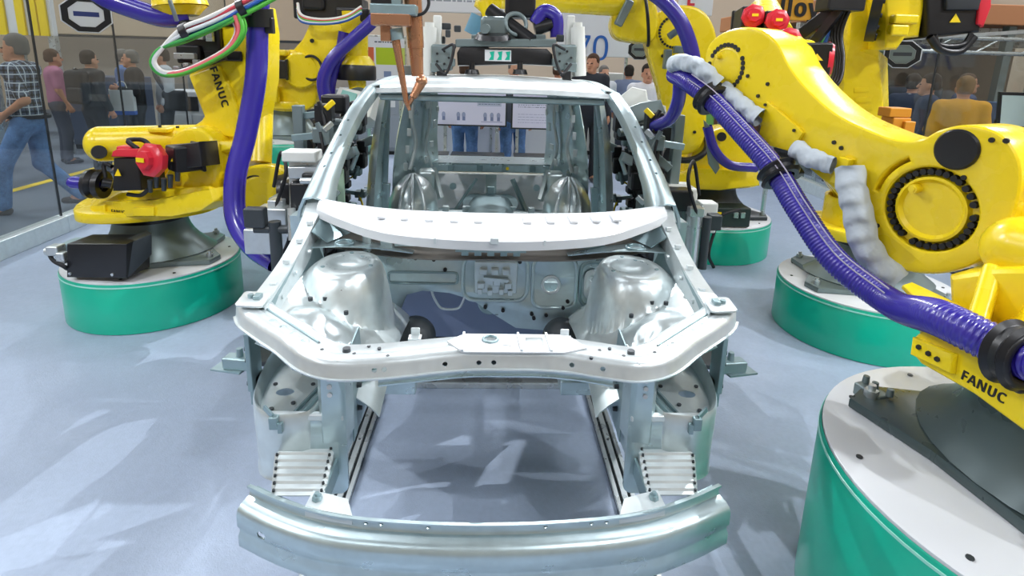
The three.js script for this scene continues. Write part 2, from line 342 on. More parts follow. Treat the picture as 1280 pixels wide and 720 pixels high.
// ---------------------------------------------------------------- the car body shell
const car = thing('car_body', 'bare silver steel car body shell without hood or doors on floor rails', 'car body', [.01, 0, -3.2]);
origin.get(car).set(0, 0, -3.2);          // car parts are drawn about x = 0
const mir = (s, pts) => pts.map(p => p.isVector3 ? V(p.x * s, p.y, p.z) : Array.isArray(p[0]) || p[0].isVector3 ? mir(s, p) : [p[0] * s, p[1], p[2]]);
const flip = (s, grid) => s > 0 ? mir(-1, grid).map(r => r.slice().reverse()) : grid;   // grids are given for the negative x side
const dots = (list, n, r, len = .004) => list.map(p => rod(A(p), A(p).clone().addScaledVector(n, len), r, r, 10));
{
  // bumper beam: formed section along a bowed line
  const path = [[-.648, 0, -1.345], [-.54, 0, -1.292], [-.40, 0, -1.243], [-.2, 0, -1.217], [0, 0, -1.209], [.2, 0, -1.217], [.40, 0, -1.243], [.54, 0, -1.292], [.652, 0, -1.345]];
  const prof = [[.012, .558], [0, .556], [0, .53], [.006, .522], [.03, .517], [.042, .51], [.047, .497], [.047, .462], [.041, .452], [.041, .44], [.047, .43], [.047, .40], [.04, .388], [0, .38], [-.01, .372]];
  const beam = part(car, 'bumper_beam', pierce(channel(path, prof, .005, 40), [rod([-.592, .47, -1.31], [-.592, .47, -1.22], .013, .013, 18), ...[-.31, -.27, -.15, .15, .27, .31].map(x => rod([x, .543, -1.27], [x, .543, -1.17], .006, .006, 12))]), M.steel);
  part(car, 'bumper_back_plate', channel(path.map(p => [p[0] * .98, 0, p[2] - .012]), [[.0, .54], [0, .39]], .005, 30), M.steelDull);
  part(beam, 'seam', [-.55, .55].map(x => bar([x, .507, -1.25], [x, .39, -1.25], .003, .004)), M.steelDull);
  for (const s of [-1, 1]) {
    // mounting tongue between crash box and beam
    part(car, 'beam_bracket', sheet(flip(s, [[[-.47, .56, -1.315], [-.42, .562, -1.30], [-.37, .56, -1.285]], [[-.475, .558, -1.263], [-.42, .559, -1.246], [-.345, .558, -1.23]], [[-.475, .53, -1.258], [-.42, .535, -1.24], [-.345, .535, -1.225]]]), .004), M.steelPale);
    part(car, 'bracket_bolt', [rod([s * .45, .56, -1.285], [s * .45, .572, -1.285], .014, .012, 6), rod([s * .45, .572, -1.285], [s * .45, .58, -1.285], .006)], M.steelDull);
    // crash box with pressed ribs
    const rows = []; for (let i = 0; i <= 42; i++) { const k = i / 42, z = -1.475 + k * .165, rib = .006 * Math.pow(Math.max(0, Math.sin(k * Math.PI * 14)), 1) - .003;
      const xo = -.628 + k * .045, xi = -.455 + k * .014, y = .582 - .03 * k + rib;
      rows.push([[xo, .47, z], [xo, y - .012, z], [xo + .012, y, z], [(xo + xi) / 2, y, z], [xi - .012, y, z], [xi, y - .012, z], [xi, .49, z]]); }
    const cb = part(car, 'crash_box', sheet(flip(s, rows), .003), M.steelPale);
    part(cb, 'rivet', [.08, .22, .36, .5, .64, .78, .92].flatMap(k => [-.628 + k * .045 + .008, -.455 + k * .014 - .008].map(x => rod([-s * x, .578 - .03 * k, -1.475 + k * .165], [-s * x, .585 - .03 * k, -1.475 + k * .165], .0042, .0035, 8))), M.darkGrey);
    part(car, 'crash_box_closure', box(s * .45, s * .442, .49, .545, -1.47, -1.32), M.steelDull);
    // front end plate at the rail
    const f = frame(V(0, 0, -1.462), V(0, 0, 1));
    part(car, 'end_plate', extrude(shapeOf(rrect(...(s < 0 ? [-.64, -.415] : [.415, .64]), .42, .672, .03), [circle(s * .60, .622, .011, 14), circle(s * .46, .622, .011, 14), circle(s * .53, .623, .006, 10)]), .012, .003, f.m), M.steel);
    part(car, 'end_plate_flange', bar([s * .635, .68, -1.47], [s * .42, .68, -1.47], .022, .022, V(0, 1, 0), .006), M.steelPale);
    // front longitudinal rail
    part(car, 'front_rail', bar([s * .475, .57, -1.48], [s * .47, .53, -2.35], .1, .11, V(0, 1, 0), .015), M.steel);
    // upright channel between rail and cross member
    const colm = part(car, 'radiator_upright', sheet(flip(s, [.885, .8, .72, .66, .6].map((y, i) => [[-.50, y, -1.53], [-.495, y, -1.475], [-.48, y, -1.455], [-.43, y, -1.45 - .003 * i], [-.415, y, -1.465], [-.408, y, -1.53]])), .004), M.steel);
    part(colm, 'slot', dots([.84, .81, .785, .76].map(y => [s * .455, y, -1.453]), V(0, 0, 1), .0075, .003), M.white);  // bright slots painted on as raised white dots
    part(car, 'inner_upright', sheet(flip(s, [[[-.41, .87, -1.53], [-.415, .87, -1.66]], [[-.41, .65, -1.53], [-.42, .65, -1.72]], [[-.41, .55, -1.53], [-.42, .55, -1.74]]]), .004), M.steelDull);
    for (const y of [.62, .7]) part(car, 'rail_stud', rod([s * .415, y, -1.6], [s * .40, y, -1.6], .009, .007, 10), M.darkGrey);

    // headlight pocket: rounded tub
    const lip = [[-.52, -1.468], [-.575, -1.452], [-.63, -1.455], [-.675, -1.482], [-.705, -1.54], [-.725, -1.64], [-.73, -1.78], [-.70, -1.86], [-.61, -1.89], [-.52, -1.87], [-.502, -1.72], [-.50, -1.55]];
    const closed = new THREE.CatmullRomCurve3(lip.map(([x, z]) => V(x, 0, z)), true, 'centripetal').getPoints(64);
    const ctr = V(-.61, 0, -1.66), ring = (k, y, dy = 0) => closed.map(p => { const q = ctr.clone().lerp(p, k); const back = (-1.4 - p.z) / .45; return [q.x, y + dy * back, q.z]; });
    part(car, 'headlight_pocket', sheet(flip(s, [ring(.9, .648, .02), ring(.935, .655, .03), ring(.955, .685, .035), ring(1.0, .692, .035), ring(1.015, .685, .03), ring(1.015, .63, 0), ring(1.0, .56, -.02), ring(.99, .49, -.02), ring(1.02, .478, -.02)]), .003, 1.0), M.steelShiny);
    const fl = shapeOf(closed.slice(0, -1).map(p => { const q = ctr.clone().lerp(p, .93); return [q.x * -s, -q.z]; }), [circle(.645 * s, 1.62, .028, 18, .02), circle(.56 * s, 1.78, .016, 14), circle(.66 * s, 1.75, .01, 12)]);
    const fm = new THREE.Matrix4().makeBasis(V(1, 0, 0), V(0, Math.sin(.04), -1), V(0, 1, 0)).setPosition(0, .655 - .058, 0);
    part(car, 'pocket_floor', extrude(fl, .004, 0, fm), M.steelShiny);
    part(car, 'pocket_rib', [bar([s * .50, .668, -1.72], [s * .565, .665, -1.47], .012, .016, V(0, 1, 0), .003), bar([s * .525, .668, -1.72], [s * .585, .665, -1.48], .006, .012)], M.steelDull);
    part(car, 'pocket_bolt', dots([[s * .60, .66, -1.56], [s * .57, .662, -1.66], [s * .69, .662, -1.66], [s * .62, .662, -1.72], [s * .655, .66, -1.53]], V(0, 1, 0), .007, .005), M.darkGrey);
    part(car, 'pocket_clip', [box(s * .60, s * .625, .66, .70, -1.43, -1.45, .004), bar([s * .615, .70, -1.44], [s * .645, .715, -1.46], .006, .016), box(s * .588, s * .60, .65, .68, -1.43, -1.455)], M.steelDull);

    // outboard fender bracket
    part(car, 'fender_bracket', [box(s * .745, s * .762, .66, .86, -1.70, -1.62, .004), bar([s * .76, .74, -1.66], [s * .85, .735, -1.68], .045, .04, V(0, 1, 0), .006), bar([s * .78, .717, -1.66], [s * .885, .712, -1.69], .06, .006), box(s * .745, s * .765, .60, .70, -1.70, -1.64, .004), rod([s * .80, .755, -1.67], [s * .80, .785, -1.67], .012, .009, 12)], M.steelDull);
    part(car, 'bracket_stud', dots([[s * .764, .80, -1.64], [s * .764, .76, -1.64], [s * .764, .70, -1.66], [s * .764, .68, -1.64]], V(s, 0, .3), .007, .006), M.ink);

    // fender rail: outer box beam up to the windshield pillar
    part(car, 'fender_rail', sheet(flip(s, smooth([[[-.762, .86, -1.64], [-.758, .935, -1.64], [-.70, .94, -1.64], [-.695, .87, -1.64]], [[-.765, .91, -1.95], [-.76, .975, -1.95], [-.71, .98, -1.95], [-.705, .90, -1.95]], [[-.785, .97, -2.25], [-.78, 1.035, -2.25], [-.725, 1.04, -2.25], [-.72, .95, -2.25]], [[-.81, 1.0, -2.42], [-.80, 1.09, -2.42], [-.725, 1.10, -2.42], [-.72, 1.0, -2.42]]], 12, 0)), .004, .5), M.steelPale);
    part(car, 'fender_inner_panel', sheet(flip(s, smooth([[[-.70, .93, -1.66], [-.695, .86, -1.68], [-.69, .74, -1.70]], [[-.71, .975, -1.95], [-.71, .90, -1.95], [-.70, .80, -1.95]], [[-.735, 1.03, -2.25], [-.715, .93, -2.25], [-.69, .82, -2.28]]], 10, 6)), .004), M.steelDull);
    for (const [y, z] of [[.955, -1.78], [.985, -1.92], [1.01, -2.08], [1.04, -2.22]]) part(car, 'rail_clip', [cbox([s * (.722 - .03 * (z + 1.78)), y + .003, z], .022, .016, .016, .002), rod([s * .70, y - .04, z], [s * .69, y - .04, z], .008, .008, 10)], M.steelPale);

    // wheelhouse and strut tower as one pressed skin
    const wh = []; for (let i = 0; i <= 44; i++) { const row = []; for (let j = 0; j <= 34; j++) {
      const z = -1.58 - i / 44 * .70, x = -.345 - j / 34 * .365, a = (-.345 - x) / .365, b = (-1.58 - z) / .70;
      let y = .60 + .25 * Math.pow(a, .8) + .05 * Math.sin(b * Math.PI);
      const dm = Math.hypot((x + .545) / .165, (z + 2.06) / .2); y = Math.max(y, y + (.935 - y) * (1 - Math.min(1, Math.max(0, (dm - .62) / .38)) ** 2));
      const cup = Math.hypot((x + .545) / .075, (z + 2.06) / .075); if (cup < 1) y -= .02 * (1 - cup * cup) ** .5;
      const bulge = Math.hypot((x + .55) / .12, (z + 1.76) / .1); y += .05 * Math.max(0, 1 - bulge * bulge);
      const dent = Math.hypot((x + .53) / .035, (z + 1.73) / .03); y -= .016 * Math.max(0, 1 - dent * dent);
      y += .006 * Math.sin(a * 22) * Math.max(0, .35 - Math.abs(b - .25)) ;
      row.push([x, y, z]); } wh.push(row); }
    part(car, 'wheelhouse', sheet(s > 0 ? mir(-1, wh) : wh.map(r => r.slice().reverse()), .004, .9), M.steelShiny);
    part(car, 'strut_mount', [torus([s * .545, .93, -2.06], V(0, 1, 0), .082, .008, 28), ...[0, 1, 2].map(k => rod([s * .545 + .1 * Math.cos(k * 2.1 + .4), .93, -2.06 + .1 * Math.sin(k * 2.1 + .4)], [s * .545 + .1 * Math.cos(k * 2.1 + .4), .942, -2.06 + .1 * Math.sin(k * 2.1 + .4)], .008, .008, 10))], M.steelDull);
    part(car, 'wheelhouse_bolt', dots([[s * .50, .83, -1.83], [s * .62, .88, -1.83], [s * .44, .75, -1.7], [s * .63, .87, -1.66], [s * .585, .86, -1.88]], V(0, 1, 0), .008, .012), M.darkGrey);
    // flange where the tower meets the cowl
    part(car, 'tower_flange', sheet(flip(s, smooth([[[-.73, .955, -2.16], [-.60, .955, -2.18], [-.47, .935, -2.22], [-.33, .90, -2.27]], [[-.73, .96, -2.26], [-.60, .955, -2.27], [-.47, .93, -2.30], [-.33, .895, -2.315]]], 0, 12)), .005), M.steel);
    part(car, 'flange_slot', [torus([s * .60, .962, -2.22], V(0, 1, 0), .035, .006, 20)], M.steelDull);
    part(car, 'tower_gusset', sheet(flip(s, [[[-.715, 1.02, -2.17], [-.66, .97, -2.19]], [[-.72, 1.04, -2.3], [-.60, .97, -2.32]]]), .004), M.steelDull);
  }
  // upper radiator cross member with its two swept arms
  const cm = [[-.765, .93, -1.705], [-.735, .93, -1.655], [-.67, .93, -1.59], [-.57, .93, -1.50], [-.47, .93, -1.402], [-.40, .93, -1.372], [-.30, .93, -1.378], [-.14, .932, -1.408], [-.05, .935, -1.418], [.05, .935, -1.42], [.14, .935, -1.418], [.24, .932, -1.408], [.34, .93, -1.382], [.40, .93, -1.372], [.47, .93, -1.402], [.57, .93, -1.50], [.67, .93, -1.59], [.735, .93, -1.655], [.765, .93, -1.705]];
  const bar1 = part(car, 'radiator_cross_member', pierce(channel(cm, [[-.055, -.02], [-.053, 0], [-.042, .006], [-.03, 0], [-.008, -.003], [.0, .003], [.028, .003], [.036, .0], [.042, -.01], [.044, -.036], [.048, -.042], [.056, -.043]], .004, 90), [-.30, -.275, -.03, .01, .22, .30, -.12].map(x => rod([x, .911, -1.40], [x, .911, -1.30], .007, .007, 12))), M.steelPale);
  part(bar1, 'lower_lip', channel(cm.slice(6, 13), [[.042, -.035], [.044, -.06], [.055, -.062]], .004, 50), M.steel);
  const cp = frame(V(0, .942, 0), V(0, 1, 0)); cp.m = new THREE.Matrix4().makeBasis(V(1, 0, 0), V(0, 0, -1), V(0, 1, 0)).setPosition(0, .944, 0);
  const plate = part(car, 'latch_plate', extrude(shapeOf([[-.075, 1.372], [.20, 1.372], [.265, 1.40], [.22, 1.475], [-.075, 1.475], [-.12, 1.43]], [circle(.0, 1.44, .017, 18), rrect(.098, .147, 1.405, 1.455, .006, 3), circle(.042, 1.402, .014, 10, .010)]), .005, .0015, cp.m), M.white);
  part(plate, 'hole_collar', [torus([0, .945, -1.44], V(0, 1, 0), .02, .004, 20)], M.steelDull);
  part(plate, 'latch_recess', [box(-.02, .03, .928, .934, -1.415, -1.47), box(.095, .15, .926, .931, -1.40, -1.46), box(.02, .07, .926, .931, -1.39, -1.415)], M.steel);
  part(plate, 'plate_step', [bar([-.075, .947, -1.372], [-.075, .947, -1.475], .006, .006), bar([.085, .947, -1.375], [.078, .947, -1.475], .006, .006), bar([.165, .947, -1.375], [.158, .947, -1.475], .006, .006)], M.steelPale);
  for (const s of [-1, 1]) {
    // corner bracket on top of the arm end, groove along the arm
    part(car, 'corner_bracket', [extrude(shapeOf(rrect(-.045, .045, -.055, .055, .015)), .008, .003, new THREE.Matrix4().makeBasis(V(1, 0, -.1 * s).normalize(), V(.1 * s, 0, -1).normalize().negate().negate(), V(0, 1, 0)).setPosition(s * .745, .955, -1.675))], M.steelPale);
    part(car, 'bracket_lug', [box(s * .72, s * .742, .955, .968, -1.69, -1.66, .003), rod([s * .755, .955, -1.68], [s * .755, .966, -1.68], .009, .009, 10)], M.steelDull);
    part(car, 'arm_bead', tube([[s * .69, .934, -1.64], [s * .645, .934, -1.598], [s * .56, .934, -1.518], [s * .47, .934, -1.432]], .004, 30, 8), M.steelDull);
    part(car, 'arm_outer_bead', tube([[s * .745, .931, -1.63], [s * .665, .931, -1.56], [s * .56, .931, -1.465], [s * .47, .931, -1.372], [s * .39, .931, -1.337]], .006, 30, 8), M.steelPale);
    part(car, 'arm_dimple', [.2, .4, .6, .8].map(k => ball([s * (.69 - .22 * k), .934, -1.60 + .2 * k], .014, 1, .3, 1, 10)), M.steel);
    part(car, 'member_bolt', [rod([s * .385, .932, -1.39], [s * .385, .942, -1.39], .011, .010, 14), ...[[.33, -1.41], [.36, -1.37], [.30, -1.40], [.45, -1.39], [.27, -1.36]].map(([x, z]) => rod([s * x, .932, z], [s * x, .938, z], .005, .005, 8))], M.darkGrey);
    part(car, 'member_end_foot', [box(s * .415, s * .46, .86, .925, -1.37, -1.46, .008), box(s * .48, s * .52, .84, .925, -1.43, -1.47, .006)], M.steel);
    part(car, 'member_tab', [box(s * .20, s * .225, .935, .96, -1.472, -1.478, .003), box(s * .195, s * .23, .932, .938, -1.45, -1.478)], M.steelPale);
    part(car, 'hanging_brace', [bar([s * .42, .80, -1.6], [s * .34, .56, -1.95], .03, .05, V(0, 1, 0), .005), bar([s * .41, .72, -1.62], [s * .30, .52, -1.95], .02, .02), box(s * .28, s * .42, .44, .50, -1.95, -2.1, .006)], M.steel);
  }

  // firewall with its openings
  const fw = frame(V(0, 0, -2.30), V(0, .08, 1));
  const outline = [[-.57, .87], [-.52, .50], [-.42, .47], [-.40, .60], [-.37, .68], [-.30, .70], [-.18, .69], [-.08, .66], [.04, .58], [.12, .53], [.25, .52], [.30, .56], [.35, .50], [.55, .50], [.60, .87], [.3, .885], [-.3, .885]];
  const holes = [rrect(-.065, .115, .70, .835, .025), circle(.272, .735, .033, 20), rrect(.43, .51, .68, .80, .03)];
  const wall = part(car, 'firewall', extrude(shapeOf(outline, holes), .006, .001, fw.m), M.steel);
  const bead = (pts, r = .006) => tube(pts.map(([x, y]) => fromFrame(fw, x, y, .003)), r, 60, 8, true);
  part(wall, 'bead_frame', bead(rrect(-.45, -.145, .735, .785, .012)), M.steelDull);
  part(wall, 'bead_frame', bead(rrect(-.12, .165, .66, .865, .05), .009), M.steel);
  part(wall, 'bead_frame', bead(rrect(.19, .385, .63, .855, .04), .008), M.steel);
  part(wall, 'bead_frame', bead(rrect(.405, .535, .64, .84, .04), .008), M.steelDull);
  part(wall, 'access_plate', [extrude(shapeOf(rrect(.42, .52, .67, .81, .035), [circle(.455, .77, .012, 12)]), .006, .002, frame(fromFrame(fw, 0, 0, .012), fw.ez).m), box(.448, .482, .80, .85, -2.272, -2.262, .004)], M.steelPale);
  part(wall, 'round_boss', [torus(fromFrame(fw, .272, .735, .002), fw.ez, .038, .007, 24)], M.steelPale);
  part(wall, 'stud', [[-.25, .845], [-.14, .86], [.19, .60], [.255, .595], [.13, .84], [-.02, .63], [.06, .615], [.35, .66], [.2, .58], [-.33, .85], [.4, .86], [-.20, .80], [.33, .63]].map(([x, y]) => rod(fromFrame(fw, x, y, 0), fromFrame(fw, x, y, .012), .0085, .0085, 10)), M.ink);  // raised dark dots standing in for firewall holes and plugs
  part(car, 'pedal_mount', [cbox([.025, .765, -2.36], .19, .15, .02, .006), ...[[-.03, .8], [.02, .80], [.07, .80], [-.04, .735], [.08, .735], [.03, .75]].map(([x, y]) => cbox([x, y, -2.34], .035, .03, .03, .006)), bar([-.03, .77, -2.33], [.08, .76, -2.33], .014, .014), ...[[-.045, .71], [.0, .705], [.05, .71], [.09, .705]].map(([x, y]) => cbox([x, y, -2.335], .022, .025, .03, .003))], M.steelShiny);
  // toe board and tunnel mouth below
  part(car, 'toe_board', sheet(smooth([[[-.50, .73, -2.42], [-.25, .73, -2.42], [0, .71, -2.42], [.2, .60, -2.42], [.38, .58, -2.42]], [[-.50, .60, -2.46], [-.25, .60, -2.46], [0, .60, -2.46], [.2, .55, -2.46], [.38, .55, -2.46]], [[-.50, .40, -2.5], [-.25, .40, -2.5], [0, .40, -2.5], [.2, .40, -2.5], [.38, .40, -2.5]]], 10, 16), .005), new THREE.MeshPhysicalMaterial({ color: 0x7f8ba6, roughness: .45, metalness: .4 }), 'blue grey panel with the floor reflection in its colour');  // bluish colour holds the reflection of the floor
  part(car, 'toe_board_frame', tube([[-.26, .69, -2.405], [-.12, .69, -2.405], [-.13, .60, -2.43], [-.15, .575, -2.44], [-.22, .575, -2.44], [-.24, .60, -2.43]], .006, 60, 8, true), M.steelPale);
  part(car, 'round_cover', [lathe([[0, .006], [.05, .004], [.055, 0], [.05, -.004]], [.0, .61, -2.43], V(0, .2, 1)), bar([0, .65, -2.42], [0, .57, -2.43], .004, .004)], M.steelDull);
  for (const s of [-1, 1]) part(car, 'rubber_boot', lathe([[.09, 0], [.085, .03], [.06, .06], [.03, .07], [0, .07]], [s * .32, .53, -2.25], V(-s * .3, .6, 1)), M.darkGrey);
  // cowl trough and top
  part(car, 'cowl_trough', sheet(smooth([[[-.70, 1.06, -2.33], [-.35, 1.04, -2.33], [0, 1.04, -2.33], [.35, 1.04, -2.33], [.70, 1.06, -2.33]], [[-.72, .95, -2.32], [-.35, .90, -2.32], [0, .895, -2.32], [.35, .90, -2.32], [.72, .95, -2.32]], [[-.72, .945, -2.24], [-.35, .885, -2.26], [0, .88, -2.27], [.35, .885, -2.26], [.72, .945, -2.24]]], 12, 16), .005), new THREE.MeshPhysicalMaterial({ color: 0x8d8983, roughness: .5, metalness: .5, roughnessMap: roughTex }), 'warm grey trough');
  part(car, 'trough_plate', [cbox([.36, .955, -2.295], .26, .055, .012, .008), rod([.29, .955, -2.30], [.29, .955, -2.284], .018, .018, 14), rod([.43, .955, -2.30], [.43, .955, -2.284], .018, .018, 14)], M.steelDull);
  part(car, 'trough_vent', [cbox([-.33, .965, -2.29], .16, .075, .015, .006), cbox([-.44, .965, -2.285], .05, .11, .03, .006), rod([-.52, .91, -2.27], [-.52, 1.03, -2.27], .018, .018, 12)], M.steelShiny);
  part(car, 'trough_lip', [cbox([.0, .915, -2.285], .30, .008, .03), ...[-.11, -.055, 0, .055, .11].map(x => cbox([x, .905, -2.275], .03, .02, .014, .003)), cbox([0, .958, -2.3], .26, .007, .02)], M.steelDull);
  const fr = [[-.735, 1.075, -2.31], [-.60, 1.078, -2.16], [-.40, 1.08, -1.985], [-.2, 1.08, -1.92], [0, 1.08, -1.90], [.2, 1.08, -1.915], [.42, 1.08, -1.985], [.62, 1.078, -2.16], [.755, 1.075, -2.31]];
  const bk = [[-.735, 1.10, -2.40], [-.58, 1.102, -2.31], [-.40, 1.104, -2.235], [-.2, 1.106, -2.20], [0, 1.106, -2.19], [.2, 1.106, -2.20], [.42, 1.104, -2.235], [.60, 1.102, -2.31], [.755, 1.10, -2.40]];
  const mid = (k, up) => fr.map((p, i) => [p[0] + (bk[i][0] - p[0]) * k, p[1] + (bk[i][1] - p[1]) * k + up, p[2] + (bk[i][2] - p[2]) * k]);
  const cowl = part(car, 'cowl_panel', sheet(smooth([fr.map(p => [p[0], p[1] - .035, p[2] - .004]), fr, mid(.12, .01), mid(.5, .014), mid(.9, .004), bk, bk.map(p => [p[0], p[1] - .03, p[2] - .004])].map(r => r.slice().reverse()), 0, 40).map(r => r), .005, .5), M.white);
  for (const x of [-.42, -.33, -.235, -.14, -.05, .135, .225, .315, .405, .49]) { const z = -2.19 - .24 * x * x; part(cowl, 'stamped_tab', [box(x - .016, x + .016, 1.105, 1.1155, z + .155, z + .06, .004)], M.white); }
  part(cowl, 'edge_clip', [cbox([.01, 1.085, -1.895], .03, .025, .02, .004), ...[-.2, .19].map(x => cbox([x, 1.075, -1.915], .008, .02, .008))], M.steelPale);

  // floor pan, tunnel, sills
  part(car, 'floor_pan', box(-.70, .70, .40, .415, -2.6, -4.55), M.steelDull);
  part(car, 'tunnel', sheet(smooth([-2.6, -3.2, -3.9, -4.6].map(z => [[.22, .415, z], [.15, .58, z], [0, .62, z], [-.15, .58, z], [-.22, .415, z]]), 6, 12), .005), M.steelDull);
  for (const z of [-3.0, -3.55]) part(car, 'seat_cross_member', box(-.7, .7, .415, .49, z, z - .09, .012), M.steel);
  for (const s of [-1, 1]) {
    part(car, 'sill', box(s * .68, s * .80, .36, .50, -2.45, -4.35, .02), M.steel);
    // windshield pillar with flared foot
    part(car, 'windshield_pillar', pierce(sheet(flip(s, smooth([
      [[-.83, 1.0, -2.37], [-.80, 1.10, -2.37], [-.735, 1.10, -2.37], [-.70, 1.02, -2.40]],
      [[-.80, 1.16, -2.50], [-.765, 1.20, -2.47], [-.72, 1.195, -2.47], [-.70, 1.15, -2.5]],
      [[-.75, 1.30, -2.65], [-.73, 1.325, -2.62], [-.69, 1.32, -2.62], [-.68, 1.29, -2.65]],
      [[-.71, 1.43, -2.84], [-.695, 1.455, -2.81], [-.655, 1.45, -2.81], [-.65, 1.42, -2.84]],
      [[-.68, 1.52, -3.05], [-.665, 1.545, -3.03], [-.625, 1.545, -3.03], [-.62, 1.51, -3.05]]], 16, 6)), .012, .8), [[1.22, -2.5, .742], [1.27, -2.56, .727], [1.34, -2.65, .706], [1.40, -2.735, .69]].map(([y, z, x]) => rod([s * x, y - .03, z - .03], [s * x, y + .03, z + .05], .006, .006, 10))), M.steel);
    part(car, 'hinge_pillar', sheet(flip(s, smooth([[[-.83, 1.02, -2.40], [-.82, 1.02, -2.62]], [[-.83, .75, -2.42], [-.82, .75, -2.66]], [[-.82, .45, -2.46], [-.81, .45, -2.72]]], 8, 4)), .05), M.steel);
    // roof side rail
    part(car, 'roof_side_rail', sheet(flip(s, smooth([[[-.70, 1.50, -3.03], [-.665, 1.55, -3.03], [-.60, 1.56, -3.03], [-.60, 1.51, -3.03]], [[-.70, 1.53, -3.8], [-.665, 1.585, -3.8], [-.60, 1.595, -3.8], [-.60, 1.54, -3.8]], [[-.68, 1.48, -4.75], [-.645, 1.535, -4.75], [-.58, 1.545, -4.75], [-.58, 1.49, -4.75]]], 12, 0)), .006), M.steel);
    // centre pillar
    part(car, 'centre_pillar', sheet(flip(s, smooth([
      [[-.69, 1.54, -3.60], [-.66, 1.53, -3.58], [-.64, 1.53, -3.64], [-.66, 1.53, -3.70]],
      [[-.76, 1.2, -3.58], [-.71, 1.2, -3.54], [-.69, 1.2, -3.62], [-.71, 1.2, -3.70]],
      [[-.80, .85, -3.56], [-.74, .85, -3.5], [-.715, .85, -3.62], [-.74, .85, -3.74]],
      [[-.81, .48, -3.48], [-.75, .48, -3.42], [-.72, .48, -3.62], [-.75, .48, -3.82]]], 14, 6)), .006), M.steel);
    part(car, 'pillar_reinforcement', [bar([s * .67, 1.48, -3.66], [s * .70, .9, -3.66], .035, .03, V(0, 0, 1), .006), bar([s * .69, .9, -3.66], [s * .73, .5, -3.66], .05, .04, V(0, 0, 1), .006)], M.steelDull);
    // rear quarter inner panel and rear pillar
    part(car, 'rear_pillar', sheet(flip(s, smooth([
      [[-.63, 1.53, -4.35], [-.56, 1.53, -4.55], [-.47, 1.53, -4.85]],
      [[-.68, 1.30, -4.30], [-.60, 1.28, -4.52], [-.465, 1.30, -4.9]],
      [[-.72, 1.05, -4.22], [-.62, 1.05, -4.5], [-.48, 1.05, -4.95]],
      [[-.73, .85, -4.15], [-.63, .85, -4.5], [-.47, .85, -4.95]],
      [[-.73, .6, -4.10], [-.64, .62, -4.5], [-.47, .66, -4.95]]], 18, 14)), .006, .9), M.steel);
    part(car, 'rear_pillar_rib', [tube([[s * .60, 1.5, -4.46], [s * .635, 1.25, -4.42], [s * .61, 1.05, -4.44], [s * .655, .85, -4.4]].map(p => [p[0] - s * .01, p[1], p[2]]), .016, 24, 8), tube([[s * .52, 1.5, -4.68], [s * .53, 1.2, -4.68], [s * .56, 1.0, -4.66], [s * .52, .82, -4.72]].map(p => [p[0] - s * .012, p[1], p[2]]), .014, 24, 8)], M.steelPale);
    // rear wheelhouse: domed
    const dome = []; for (let i = 0; i <= 18; i++) { const r = []; for (let j = 0; j <= 24; j++) { const th = i / 18 * Math.PI * .52, ph = j / 24 * 2 * Math.PI; const sw = 1 + .05 * Math.cos(ph * 3) + (th > .55 && th < .75 ? .05 : 0) + (th > 1.0 && th < 1.15 ? .04 : 0);
      r.push([-.60 + .19 * sw * Math.sin(th) * Math.cos(ph), .53 + .32 * Math.cos(th), -4.22 - .33 * Math.sin(th) * Math.sin(ph)]); } dome.push(r); }
    part(car, 'rear_wheelhouse', sheet(s > 0 ? mir(-1, dome).map(r => r.slice().reverse()) : dome, .004, 1.2), M.steelShiny);
    for (const a of [.25, .75, 1.25]) part(car, 'wheelhouse_rib', [tube([0, .25, .5, .75, 1].map(q => { const th = .15 + q * 1.3, ph = a + .6; return [s * (.60 - .20 * Math.sin(th) * Math.cos(ph)), .53 + .33 * Math.cos(th), -4.22 + .34 * Math.sin(th) * Math.sin(ph)]; }), .013, 20, 8)], M.steelPale);
    for (const [y, z, w, h] of [[1.36, -4.62, .05, .09], [1.18, -4.72, .045, .07], [1.02, -4.66, .06, .05], [.9, -4.58, .05, .06], [1.3, -4.78, .03, .05]]) { const x = .585 - (-4.5 - z) * .42 - (1.2 - y) * .03; part(car, 'pillar_plate', [cbox([s * (x - .012), y, z], .012, h, w, .005, s * .4)], M.steelPale); }
    for (let k = 0; k < 5; k++) part(car, 'pillar_flange_tab', [cbox([s * (.605 + .012 * k), 1.42 - k * .13, -4.33 + k * .02], .03, .06, .02, .004)], M.steelPale);
    part(car, 'wheelhouse_seam', torus([s * .585, .56, -4.22], V(1, 0, 0), .27, .012, 30, Math.PI), M.steelPale);
    part(car, 'rear_shock_box', [cbox([s * .52, .70, -4.5], .14, .28, .16, .03), cbox([s * .50, .56, -4.1], .10, .16, .2, .03), bar([s * .47, .84, -4.52], [s * .40, .62, -4.40], .03, .05)], M.steelShiny);
  }
  // roof: front header, skin, rear header
  part(car, 'roof_front_header', [sheet(smooth([-3.0, -3.03, -3.06, -3.14, -3.17, -3.24].map((z, i) => [.64, .3, 0, -.3, -.64].map((x, j) => [x, [1.525, 1.548, 1.552, 1.558, 1.575, 1.58][i] + [0, .012, .016, .012, 0][j], z])), 0, 20), .006, .4)], M.steelPale);
  part(car, 'header_inner', box(-.60, .60, 1.485, 1.52, -3.03, -3.10, .01), M.steelDull);
  part(car, 'roof_skin', sheet(smooth([-3.24, -3.7, -4.2, -4.8].map((z, i) => [.62, .3, 0, -.3, -.62].map((x, j) => [x, [1.575, 1.592, 1.585, 1.54][i] + [0, .015, .02, .015, 0][j], z])), 16, 16), .004), M.steelPale);
  part(car, 'roof_rear_header', box(-.56, .56, 1.46, 1.53, -4.78, -4.88, .015), M.steel);
